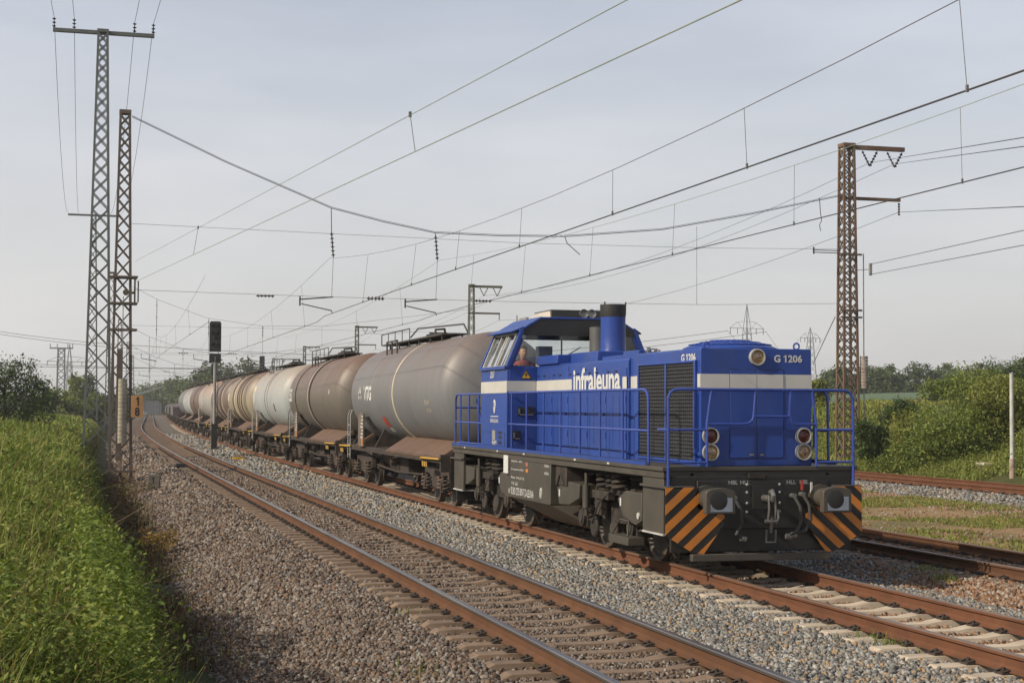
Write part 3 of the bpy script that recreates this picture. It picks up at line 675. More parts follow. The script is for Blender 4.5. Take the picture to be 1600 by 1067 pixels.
for s in (-1, 1):                    # sloping side windows
    def S(u, z, inset=0.0): 
        x = 1.45-(z-3.08)*(.30/.72)-inset; return (s*x, u, z)
    b = MB()
    for a, c in (((CW0,3.08),(CW0,3.80)),((CW1,3.80),(CW1,3.08)),((CW0,3.80),(CW1,3.80)),((CW1,3.08),(CW0,3.08))):
        b.bar(S(*a),S(*c),.10,.06)
    P(b,'side_window_surround',BLUE)
    b = MB()
    fr = [(9.33,3.10),(10.95,3.10),(10.95,3.74),(9.33,3.74)]
    for i in range(4): b.bar(S(*fr[i],-.02),S(*fr[(i+1) % 4],-.02),.045,.035)
    for u in (9.88,10.02,10.42): b.bar(S(u,3.10,-.015),S(u,3.74,-.015),.05,.03)
    wf = P(b,'side_window',LGREY)
    b = MB(); quadplate(b,[S(9.33,3.10,.01),S(10.95,3.10,.01),S(10.95,3.74,.01),S(9.33,3.74,.01)],(s,0,.4),.008); P(b,'pane',GLASS,wf,smooth=0)
    b = MB(); b.bar(S(9.75,3.11,-.05),S(9.62,3.66,-.05),.03,.02); b.bar(S(10.7,3.11,-.05),S(10.57,3.66,-.05),.03,.02); P(b,'wiper',GREY,wf)
    # roof slope and sun visor
    b = MB(); quadplate(b,[(s*1.15,CW0-.02,3.80),(s*1.15,CW1+.02,3.80),(s*.75,CW1+.02,4.04),(s*.75,CW0-.02,4.04)],(s*.24,0,.4),.03); P(b,'roof_slope',BLUE)
    b = MB(); quadplate(b,[(s*1.32,CW0+.12,3.76),(s*1.32,CW1+.06,3.76),(s*1.12,CW1+.06,3.85),(s*1.12,CW0-.04,3.85)],(s*.2,0,.5),.022); P(b,'sun_visor',BLUE)
b = MB(); b.box(-.76,.76,CW0-.02,CW1+.02,4.02,4.06); P(b,'cab_roof',BLUE,bevel=.01)
b = MB(); b.prism([(9.3,4.06),(10.7,4.06),(10.5,4.22),(9.35,4.22)], 'x', -.52, .62); P(b,'roof_cooler',BLACK,bevel=.015)
b = MB(); b.hexa([(-.70,9.4,4.06),(-.52,9.35,4.06),(-.52,10.6,4.06),(-.70,10.5,4.06),(-.62,9.5,4.11),(-.515,9.4,4.20),(-.515,10.5,4.20),(-.62,10.4,4.11)]); P(b,'cooler_side',pm('beige_metal',(.55,.50,.42),rough=.5))
for x in (.10,.26):
    b = MB(); b.lathe([(.055,-.20),(.085,-.22),(.09,-.2),(.05,-.10),(.04,.1),(0,.1)], (x,9.36,4.14), 'y', n=18); P(b,'horn',STEEL)
b = MB()
for u, r in ((10.75,.05),(10.95,.06),(10.6,.05)): b.cyl((-.66,u,4.06),(-.66,u,4.13),r,n=12)
b.cyl((-.72,11.1,4.05),(-.72,11.1,4.2),.014,n=6); P(b,'roof_antenna',GREY)
# cab decoration and fittings
b = MB(); side_band(b,CW0+.002,CW1-.002,-1.45,2.59,2.82); b.box(-1.452,-.87,CW0-.004,CW0,2.62,2.82); P(b,'cream_stripe',CREAM,cab_o,smooth=0)
text('number_lettering','207',WHITE,cab_o,lambda x,y,d: (-1.45-d,10.42-x,2.89+y),.34,.15,bold=.012)
b = MB(); b.lathe([(0,.006),(.085,.006),(.085,0)],(-1.45,10.08,2.36),'x',n=24)
b.v = [(-1.45-(x+1.45)*1.0, 10.08+(y-10.08)*1.0, 2.36+(z-2.36)*1.25) for x, y, z in b.v]; b.add([(-1.456,10.0,2.27),(-1.456,10.16,2.27),(-1.456,10.08,2.18)],[(0,1,2),(2,1,0)]); b.box(-1.454,-1.45,9.78,10.38,2.125,2.14); P(b,'emblem',WHITE,cab_o,smooth=0)
text('emblem_lettering','IL',BLUE,cab_o,lambda x,y,d: (-1.456-d,10.13-x,2.32+y),.10,.09,bold=.01)
text('emblem_lettering','INFRALEUNA',WHITE,cab_o,lambda x,y,d: (-1.45-d,10.40-x,2.01+y),.62,.075,bold=.01)
b = MB(); b.box(-1.455,-1.45,9.30,11.0,1.56,1.565); b.box(-1.455,-1.45,9.30,11.0,1.815,1.82); b.box(-1.455,-1.45,9.30,9.305,1.56,1.82); P(b,'panel_joint',BLACK,cab_o,smooth=0)
b = MB(); b.box(-1.462,-1.45,9.98,10.22,1.66,1.86); P(b,'rating_plate',GREY,cab_o)
b = MB()
for z in (1.60,1.70,1.79): b.box(-1.456,-1.45,9.55,9.75,z,z+.06)
P(b,'vent_slot',BLACK,cab_o,smooth=0)
text('small_lettering','4x4M',WHITE,cab_o,lambda x,y,d: (-1.45-d,10.26-x,1.58+y),.34,.09,bold=.01)
b = MB(); b.prism([(-1.18,2.86),(-.96,2.86),(-1.07,3.04)],'y',CW0-.006,CW0); wt = P(b,'warning_sign',BLACK,cab_o,smooth=0)
b = MB(); b.prism([(-1.155,2.873),(-.985,2.873),(-1.07,3.013)],'y',CW0-.009,CW0-.006); P(b,'yellow_field',YELLOW,wt,smooth=0)
b = MB(); b.prism([(-1.075,2.98),(-1.10,2.925),(-1.07,2.935),(-1.085,2.885),(-1.045,2.945),(-1.07,2.94),(-1.055,2.98)],'y',CW0-.011,CW0-.009); P(b,'bolt_mark',BLACK,wt,smooth=0)
for (x0,x1,z0,z1) in ((-1.24,-.91,2.16,2.32),(-1.34,-1.18,1.70,1.86)):
    b = MB(); b.box(x0,x1,CW0-.012,CW0-.002,z0,z1); q = P(b,'step_recess',BLACK,cab_o)
    b = MB(); b.box(x0+.02,x1-.02,CW0-.03,CW0-.012,z0,z0+.025); b.box(x0+.02,x0+.05,CW0-.03,CW0-.012,z0,z1-.03); P(b,'step_lip',STEEL,q)
# cab inside: desk, cabinet, seat and rails seen through the windows
b = MB(); b.box(-.475,-.195,10.3,10.55,1.6,3.54); b.box(-.60,.6,10.3,10.7,1.6,3.0); P(b,'control_cabinet',LGREY)
b = MB(); b.tube([(-.28,9.4,3.1),(-.28,9.4,3.72)],.018,6); b.tube([(-1.22,9.19,3.55),(-1.15,9.17,3.66)],.014,5); b.lathe([(0,-.02),(.05,0),(0,.02)],(-1.13,9.12,3.66),'y',n=12); P(b,'grab_pole',GREY)
b = MB(); b.tube([(.02,9.13,3.48),(-.22,9.12,3.34)],.01,5); b.tube([(.02,9.13,3.65),(-.12,9.12,3.62)],.01,5); P(b,'front_wiper',BLACK)
b = MB(); b.box(-1.30,-.92,9.9,10.35,2.5,2.62); b.box(-1.30,-.92,10.32,10.42,2.6,3.25); b.cyl((-1.1,10.1,1.6),(-1.1,10.1,2.5),.06,n=8); P(b,'driver_seat',BLACK,bevel=.02)
b = MB(); b.box(-1.38,-.9,9.2,9.5,3.06,3.12); P(b,'window_ledge',LGREY)
# short hood behind the cab
b = MB(); hood_box(b,CW1+.002,12.75,.86,1.49,2.75,.05); P(b,'short_hood',BLUE,bevel=.012)
# --- handrails
def rail(b, pts, r=.021): return b.tube(pts, r, 8)
def arc(p, q, s_, n=5):      # rounded corner points from p via q to s_
    p, q, s_ = Vector(p), Vector(q), Vector(s_); return [((1-t)**2)*p+2*t*(1-t)*q+t*t*s_ for t in np.linspace(0,1,n)]
for s in (-1, 1):
    x = s*1.42
    b = MB(); rail(b, [(x,9.12,2.59)] + [(x,3,2.585),(x,1.6,2.58)] + arc((x,1.6,2.58),(x,1.40,2.58),(x,1.40,2.40)) + [(x,1.39,1.8),(x,1.37,1.22)] + ([(x+.04*-s,1.36,1.20)])); rail(b,[(x,9.12,1.995),(x,1.39,1.985)],.018)
    sr = P(b,'side_railing',BLUE_RAIL)
    for u in (8.9,7.86,6.75,5.73,4.65,3.6,2.52):
        b = MB(); rail(b,[(x,u,1.49),(x,u,2.585)],.018); P(b,'railing_post',BLUE_RAIL,sr)
    b = MB(); rail(b, [(x,CW1+.02,2.585),(x,13.3,2.585)] + arc((x,13.3,2.585),(x,13.55,2.585),(x,13.55,2.40)) + [(x,13.55,1.22)]); rail(b,[(x,CW1+.02,1.99),(x,13.55,1.99)],.018); rail(b,[(x,CW1+.02,1.56),(x,13.2,1.56)],.018)
    rr = P(b,'rear_railing',BLUE_RAIL)
    for u in (11.48,12.31,13.08):
        b = MB(); rail(b,[(x,u,1.49),(x,u,2.585)],.018); P(b,'railing_post',BLUE_RAIL,rr)
    # front corner: outer post, lower and middle rails, stanchion leaning in
    y = .60; xi = s*.84
    b = MB()
    rail(b,[(x,y,1.22),(x,y,2.45)] + arc((x,y,2.42),(x,y,2.575),(s*1.26,y,2.575)) + [(0,y,2.575)])
    rail(b,[(x,y,1.55),(xi,y,1.55)],.018); rail(b,[(x,y,2.01),(xi,y,2.01)],.018)
    rail(b,[(xi,y,1.49),(xi,y,2.09),(s*.77,y,2.57)],.020)
    if s < 0: rail(b,[(xi,y,2.09),(-.30,y,2.09)] + arc((-.30,y,2.09),(-.15,y,2.09),(-.13,y,2.20)) + [(-.10,y,2.56)],.018); rail(b,[(-.13,y,2.20),(.42,y,2.20)],.018)
    else: rail(b,[(xi,y,2.09),(.47,y,2.09),(.42,y,2.20),(.44,y,2.56)],.018)
    rail(b,[(x,y,2.01),(x,1.0,2.01)],.018)
    P(b,'front_railing',BLUE_RAIL)
    b = MB(); rail(b,[(s*.93,.86,2.56),(s*.93,.86,1.75),(s*.88,.86,1.72)],.016); P(b,'grab_rail',BLUE_RAIL)
    b = MB(); rail(b,[(s*1.10,1.5,2.57),(s*1.10,1.5,1.25),(s*1.05,1.5,1.2)],.018); P(b,'step_handrail',BLACK)
b = MB(); rail(b,[(-1.42,13.55,2.3),(-.2,13.55,2.3)],.018); rail(b,[(1.42,13.55,2.3),(.2,13.55,2.3)],.018); rail(b,[(-1.2,12.6,2.5),(-1.1,12.4,1.9)],.022); P(b,'rear_end_railing',BLUE_RAIL)

# --- tank under the frame
b = MB(); b.prism([(8.92,1.40),(6.18,1.40),(6.18,.64),(6.20,.62),(8.90,.62)],'x',-1.46,1.46); P(b,'fuel_tank',FRAME,bevel=.012)
b = MB(); b.hexa([(-.80,5.4,.22),(.80,5.4,.22),(.80,8.0,.22),(-.80,8.0,.22),(-1.455,6.19,.62),(1.455,6.19,.62),(1.455,8.88,.62),(-1.455,8.88,.62)]); P(b,'tank_bottom',FRAME)
b = MB(); b.box(-1.475,-1.462,8.955,9.28,1.06,1.40); P(b,'white_panel',WHITE)
b = MB(); b.lathe([(0,-.02),(.055,-.02),(.065,0)],(-1.46,6.75,.80),'x',n=20); b.v = [(x,6.75+(y-6.75)*.8,.80+(z-.80)*1.6) for x,y,z in b.v]; P(b,'filler_cap',LGREY)
text('tank_lettering','92 80 1275 009-7 D-ILEUNA',WHITE,loco,lambda x,y,d: (-1.46-d,8.78-x,.68+y),1.55,.14,bold=.008)
for t_, u_, z_, w_, h_ in (('Gewicht   60 t',8.75,1.29,.75,.045),('Bremsgewicht 45/65',8.75,1.13,.85,.045),('Rev 14.3.12',8.75,.98,.9,.045),('P 45  G65',8.72,.86,.42,.06),('4,00m',6.55,1.26,.28,.06),('4,00m',6.55,1.13,.28,.06)):
    text('tank_lettering',t_,WHITE,loco,lambda x,y,d,u_=u_,z_=z_: (-1.46-d,u_-x,z_+y),w_,h_,bold=.004)
b = MB(); b.box(-1.464,-1.46,7.60,7.75,1.13,1.19); P(b,'orange_mark',ORANGE,smooth=0)
b = MB(); b.box(-1.464,-1.46,7.62,7.76,1.24,1.31); P(b,'red_mark',pm('faded_red_mark',(.40,.14,.11),rough=.6),smooth=0)
b = MB(); b.box(-1.42,-1.0,5.35,6.0,1.0,1.33); b.tube([(-1.43,5.9,.98),(-1.43,5.7,1.2),(-1.43,5.5,1.0)],.02,5); P(b,'valve_rack',DARK)
for u in (2.9,4.6,7.7,9.6,12.3): 
    b = MB(); b.box(-1.506,-1.5,u,u+.10,1.45,1.475); P(b,'jacking_mark',WHITE,smooth=0)
# --- bogies
def coil(b, x, y, z0, z1, r, w, turns): b.tube([(x+r*math.cos(t), y+r*math.sin(t), z0+(z1-z0)*t/(2*PI*turns)) for t in np.linspace(0,2*PI*turns,int(14*turns))], w, 6)
def wheel_prof(): return [(.06,-.10),(.06,-.05),(.20,-.02),(.40,-.03),(.43,-.06),(.495,-.06),(.50,.045),(.53,.055),(.53,.075),(.43,.078),(.40,.03),(.2,.045),(.06,.05)]
def wheelset(parent, y, r=.5, name='wheel'):
    k = r/.5
    for s in (-1, 1):
        pr = [(a*k, (h*-s)) for a, h in wheel_prof()]
        if s > 0: pr = pr[::-1]
        b = MB(); b.lathe(pr[::-1] if s > 0 else pr, (s*.775, y, r), 'x', n=36)
        b.f = [f[::-1] for f in b.f] if s < 0 else b.f
        b.build(name, WHEEL, parent)
    b = MB(); b.cyl((-.7,y,r),(.7,y,r),.09,n=10); b.build('axle', DARK, parent)
for c, rear in ((3.75, False), (10.95, True)):
    bg_ = MB()
    for s in (-1, 1):
        x0, x1 = sorted((s*1.00, s*1.12))
        bg_.prism([(c-1.75,.62),(c-1.55,.78),(c-1.2,.80),(c-.85,.62),(c-.5,.50),(c+.5,.50),(c+.85,.62),(c+1.2,.80),(c+1.55,.78),(c+1.75,.62),(c+1.7,.95),(c+.9,1.02),(c-.9,1.02),(c-1.7,.95)],'x',x0,x1)
    bg_.box(-1.0,1.0,c-.22,c+.22,.55,.95); bg_.box(-1.0,1.0,c-1.7,c-1.55,.65,.9); bg_.box(-1.0,1.0,c+1.55,c+1.7,.65,.9)
    B_ = P(bg_,'bogie',DARK,bevel=.01)
    for u in (c-1.2, c+1.2): wheelset(B_, u)
    for s in (-1, 1):
        for u in (c-1.2, c+1.2):
            b = MB(); x0, x1 = sorted((s*.98, s*1.24)); b.box(x0,x1,u-.17,u+.17,.36,.66); b.cyl((s*1.20,u,.5),(s*1.30,u,.5),.145,n=18); b.cyl((s*1.29,u,.5),(s*1.32,u,.5),.10,n=14); P(b,'axle_box',DARK,B_,bevel=.012)
            for q in (-.27,.27):
                b = MB(); coil(b,s*1.14,u+q,.44,.70,.085,.022,3.5); P(b,'axle_spring',DARK,B_)
            b = MB(); b.lathe([(.06,-.02),(.15,-.02),(.17,0),(.17,.02),(.06,.03)],(s*1.30,u+.72*(1 if u < c else -1),.40),'x',n=18); P(b,'brake_disc',DARK,B_)
        for q, rr in ((-.42,.13),(-.05,.10),(.34,.13)):
            b = MB(); coil(b,s*1.16,c+q,1.03,1.33,rr,.030,3.6); P(b,'body_spring',DARK,B_)
        d0 = c+.82
        b = MB(); b.cyl((s*1.33,d0,.55),(s*1.33,d0,.70),.03,n=8); b.cyl((s*1.33,d0,.68),(s*1.33,d0,1.05),.062,n=14); b.cyl((s*1.33,d0,1.05),(s*1.33,d0,1.25),.03,n=8); P(b,'damper',FRAME,B_)
        b = MB(); b.box(min(s*1.20,s*1.32),max(s*1.20,s*1.32),c-.25,c+.55,.86,.99); b.box(min(s*1.2,s*1.3),max(s*1.2,s*1.3),c+.15,c+.45,.60,.84); b.tube([(s*1.3,c-.3,1.0),(s*1.36,c+.1,.8),(s*1.34,c+.5,.45)],.015,5); P(b,'brake_cylinder',DARK,B_,bevel=.01)
        # sand boxes outside the wheels
        for e in (-1, 1):
            p = [(c+e*.93,.93),(c+e*1.30,1.07),(c+e*2.02,1.07),(c+e*2.02,.66),(c+e*1.75,.58),(c+e*1.2,.68)] if (e < 0) else [(c+e*.98,1.05),(c+e*1.0,.82),(c+e*1.55,.68),(c+e*2.12,.66),(c+e*2.24,.95),(c+e*1.75,1.08)]
            if e > 0: p = p[::-1]
            b = MB(); b.prism(p,'x',min(s*1.12,s*1.40),max(s*1.12,s*1.40)); sb = P(b,'sand_box',FRAME,B_,bevel=.012)
        b = MB(); b.bar((s*1.36,c-1.5,1.085),(s*1.36,c-1.7,1.10),.05,.02); P(b,'sand_box_lid',DARK,B_)
        b = MB(); b.cyl((s*1.40,c-1.9,.73),(s*1.42,c-1.9,.73),.05,n=14); P(b,'lifting_lug',LGREY,B_)
        b = MB(); b.box(min(s*1.402,s*1.406),max(s*1.402,s*1.406),c-1.12,c-1.06,.83,.95); b.box(min(s*1.402,s*1.406),max(s*1.402,s*1.406),c+2.05,c+2.11,.80,.92); P(b,'white_mark',WHITE,B_,smooth=0)
        b = MB(); b.box(min(s*1.22,s*1.48),max(s*1.22,s*1.48),c-1.65,c-.75,.27,.39); b.tube([(s*1.45,c-1.55,.40),(s*1.38,c-1.4,.62),(s*1.38,c-1.0,.62),(s*1.45,c-.85,.40)],.015,5); P(b,'foot_step',FRAME,B_,bevel=.01) if not rear else None
        b = MB(); b.tube([(s*1.05,c-1.72,.6),(s*.95,c-1.85,.4),(s*.78,c-1.8,.1)],.022,6); P(b,'sand_pipe',DARK,B_)
b = MB()
for u in np.arange(1.6,13.2,.55): b.tube([(-1.05+.06*math.sin(u*5),u,1.22),(-1.08,u+.28,1.16+.05*math.sin(u*3)),(-1.05,u+.55,1.22)],.022,5)
b.tube([(-1.2,1.5,1.29),(-1.2,13.2,1.29)],.02,5); P(b,'brake_pipework',DARK)

# ================================================================== the driver in the cab
drv = thing('person', 'driver in red checked shirt leaning at the open cab window', 'person', (-.97,9.60,2.66))
SHIRT = pm('red_checked_shirt',(.42,.10,.06),rough=.9,var=.3,scale=22,hue=(.20,.08,.08))
SKIN = pm('skin',(.46,.25,.17),rough=.55,var=.06)
HAIR = pm('brown_hair',(.05,.03,.02),rough=.7)
def lump(name, prof_pts, mat, parent, n=14):
    """closed body surface through stacked ellipses: (x, y, z, rx, ry)"""
    vs, fs = [], []; k = len(prof_pts)
    for (x,y,z,rx,ry) in prof_pts:
        for i in range(n):
            t = 2*PI*i/n; vs.append((x+rx*math.cos(t), y+ry*math.sin(t), z))
    for j in range(k-1):
        for i in range(n): fs.append((j*n+i, j*n+(i+1) % n, (j+1)*n+(i+1) % n, (j+1)*n+i))
    fs += [list(range(n))[::-1], list(range((k-1)*n, k*n))]
    b = MB(); b.add(vs, fs); return b
b = lump('body', [(0,.05,.0,.17,.14),(0,.03,.2,.165,.13),(-.02,0,.36,.18,.12),(-.03,-.02,.48,.205,.11),(-.035,-.03,.54,.17,.09),(-.04,-.04,.57,.07,.065)], SHIRT, drv)
b.tube([(-.19,-.03,.48),(-.25,-.10,.36),(-.20,-.26,.42)],.052,10); b.tube([(.15,-.03,.48),(.20,-.12,.34),(.06,-.27,.43)],.052,10)
b.tube([(.09,.05,.0),(.11,-.22,-.02),(.10,-.26,-.45)],.075,10); b.tube([(-.09,.05,.0),(-.11,-.22,-.02),(-.10,-.26,-.45)],.075,10)
b.build('body', SHIRT, drv, smooth=80)
def ball(c, r, n=14, m=9):
    return [(c[0],c[1],c[2]+r[2]*-math.cos(PI*j/m),r[0]*math.sin(PI*j/m)+1e-4,r[1]*math.sin(PI*j/m)+1e-4) for j in range(m+1)]
b = lump('head', [(-.04,-.04,.54,.05,.055),(-.045,-.045,.60,.052,.06),(-.05,-.07,.63,.055,.075),(-.05,-.075,.67,.07,.09),(-.05,-.07,.73,.076,.098),(-.05,-.06,.78,.074,.095),(-.05,-.05,.82,.05,.07),(-.05,-.05,.835,.01,.02)], SKIN, drv)
b.add([(-.065,-.165,.70),(-.035,-.165,.70),(-.05,-.19,.695),(-.05,-.16,.745)],[(0,1,2),(0,2,3),(2,1,3),(0,3,1)])
for sx in (-.125,.026): b.lathe([(0,-.012),(.022,0),(0,.012)],(sx,-.05,.715),'x',n=8)
for hx in (-.20,.06):
    b.lathe([(.0,-.06),(.035,-.05),(.042,0),(.03,.045),(0,.05)],(hx,-.30,.43),'y',n=10)
    for f in range(4): b.tube([(hx-.03+.02*f,-.33,.435),(hx-.03+.02*f,-.38,.43),(hx-.03+.02*f,-.39,.40)],.0095,5)
    b.tube([(hx+.035,-.30,.44),(hx+.055,-.335,.435),(hx+.05,-.36,.42)],.010,5)
b.build('head', SKIN, drv, smooth=80)
b = lump('hair', [(-.05,-.035,.69,.079,.082),(-.05,-.03,.75,.086,.098),(-.05,-.045,.80,.084,.10),(-.05,-.05,.84,.06,.075),(-.05,-.05,.855,.01,.015)], HAIR, drv)
b.build('hair', HAIR, drv, smooth=80)
b = MB(); b.lathe([(0,-.006),(.008,0),(0,.006)],(-.078,-.165,.745),'y',n=8); b.lathe([(0,-.006),(.008,0),(0,.006)],(-.022,-.165,.745),'y',n=8); b.box(-.07,-.03,-.163,-.155,.660,.667); b.build('eyes_and_mouth', HAIR, drv)
b = MB(); b.tube([(-.2,-.45,.46),(.1,-.47,.46)],.03,8); b.build('glove', YELLOW, drv) if False else None
# ================================================================== tank wagons
def tank_mat(name, top, side, dirt, streak=.5, rough=.5, zc=2.68, r=1.4):
    """weathered tank paint: grime lies on the crown and runs down in streaks"""
    m = bpy.data.materials.new(name); m.use_nodes = True; nt = m.node_tree; b = nt.nodes['Principled BSDF']; L = nt.links.new
    b.inputs['Roughness'].default_value = rough
    tc = _n(nt,'ShaderNodeTexCoord'); sp = _n(nt,'ShaderNodeSeparateXYZ'); L(tc.outputs['Object'], sp.inputs[0])
    mr = _n(nt,'ShaderNodeMapRange'); mr.inputs['From Min'].default_value = zc-.1*r; mr.inputs['From Max'].default_value = zc+.95*r
    n1 = _n(nt,'ShaderNodeTexNoise'); n1.inputs['Scale'].default_value = 1.1; n1.inputs['Detail'].default_value = 6
    mp = _n(nt,'ShaderNodeMapping'); mp.inputs['Scale'].default_value = (1.0,1.6,.28); L(tc.outputs['Object'], mp.inputs[0]); L(mp.outputs[0], n1.inputs['Vector'])
    ma = _n(nt,'ShaderNodeMath',operation='MULTIPLY_ADD'); ma.inputs[1].default_value = 1.3; L(n1.outputs['Fac'], ma.inputs[0]); L(sp.outputs['Z'], ma.inputs[2])
    su = _n(nt,'ShaderNodeMath',operation='SUBTRACT'); su.inputs[1].default_value = .65; L(ma.outputs[0], su.inputs[0]); L(su.outputs[0], mr.inputs['Value'])
    mx = _n(nt,'ShaderNodeMix',data_type='RGBA'); mx.inputs['A'].default_value = (*ka(side),1); mx.inputs['B'].default_value = (*ka(top),1); L(mr.outputs['Result'], mx.inputs['Factor'])
    n2 = _n(nt,'ShaderNodeTexNoise'); n2.inputs['Scale'].default_value = 3.2; n2.inputs['Detail'].default_value = 7; n2.inputs['Roughness'].default_value = .65
    mp2 = _n(nt,'ShaderNodeMapping'); mp2.inputs['Scale'].default_value = (.6,2.6,.22); L(tc.outputs['Object'], mp2.inputs[0]); L(mp2.outputs[0], n2.inputs['Vector'])
    r2 = _n(nt,'ShaderNodeMapRange'); r2.inputs['From Min'].default_value = .42; r2.inputs['From Max'].default_value = .72; r2.inputs['To Max'].default_value = streak; L(n2.outputs['Fac'], r2.inputs['Value'])
    m2 = _n(nt,'ShaderNodeMix',data_type='RGBA'); m2.inputs['B'].default_value = (*ka(dirt),1); L(mx.outputs['Result'], m2.inputs['A']); L(r2.outputs['Result'], m2.inputs['Factor'])
    L(m2.outputs['Result'], b.inputs['Base Color']); return m
SKIRT = pm('rusty_brown_underframe',(.15,.088,.058),rough=.75,var=.15,scale=2,dirt=(.10,.065,.048),amt=.7,dscale=3)
UNDER = pm('dark_wagon_gear',(.040,.030,.024),rough=.8,var=.25,scale=6,dirt=(.085,.055,.04),amt=.7,dscale=4,bump=.1)
WALK = pm('dark_walkway_metal',(.07,.065,.06),rough=.7,var=.2,scale=5)
CREAMB = pm('cream_band',(.66,.58,.44),rough=.6,var=.1,scale=3,dirt=(.36,.22,.12),amt=.6,dscale=2)
BOARD = pm('grimy_board',(.16,.125,.10),rough=.8,var=.25,scale=5,dirt=(.09,.07,.06),amt=.6)
def bogie_y25(parent, c, detail):
    b = MB()
    for s in (-1, 1):
        x0, x1 = sorted((s*.95, s*1.06))
        b.prism([(c-1.35,.55),(c-1.15,.72),(c-.65,.68),(c-.45,.38),(c+.45,.38),(c+.65,.68),(c+1.15,.72),(c+1.35,.55),(c+1.3,.82),(c+.6,.88),(c-.6,.88),(c-1.3,.82)],'x',x0,x1)
    b.box(-.95,.95,c-.25,c+.25,.55,.85); bo = b.build('bogie',UNDER,parent)
    for u in (c-.9, c+.9):
        wheelset(bo, u, .46)
        for s in (-1, 1):
            b = MB(); b.box(min(s*.98,s*1.14),max(s*.98,s*1.14),u-.16,u+.16,.32,.60); b.cyl((s*1.12,u,.46),(s*1.17,u,.46),.10,n=14); b.build('axle_box',UNDER,bo)
            if detail:
                for q in (-.26,.26):
                    b = MB(); coil(b,s*1.08,u+q,.36,.66,.085,.026,3.4); b.build('spring',SKIRT if q > 0 else UNDER,bo)
    return bo
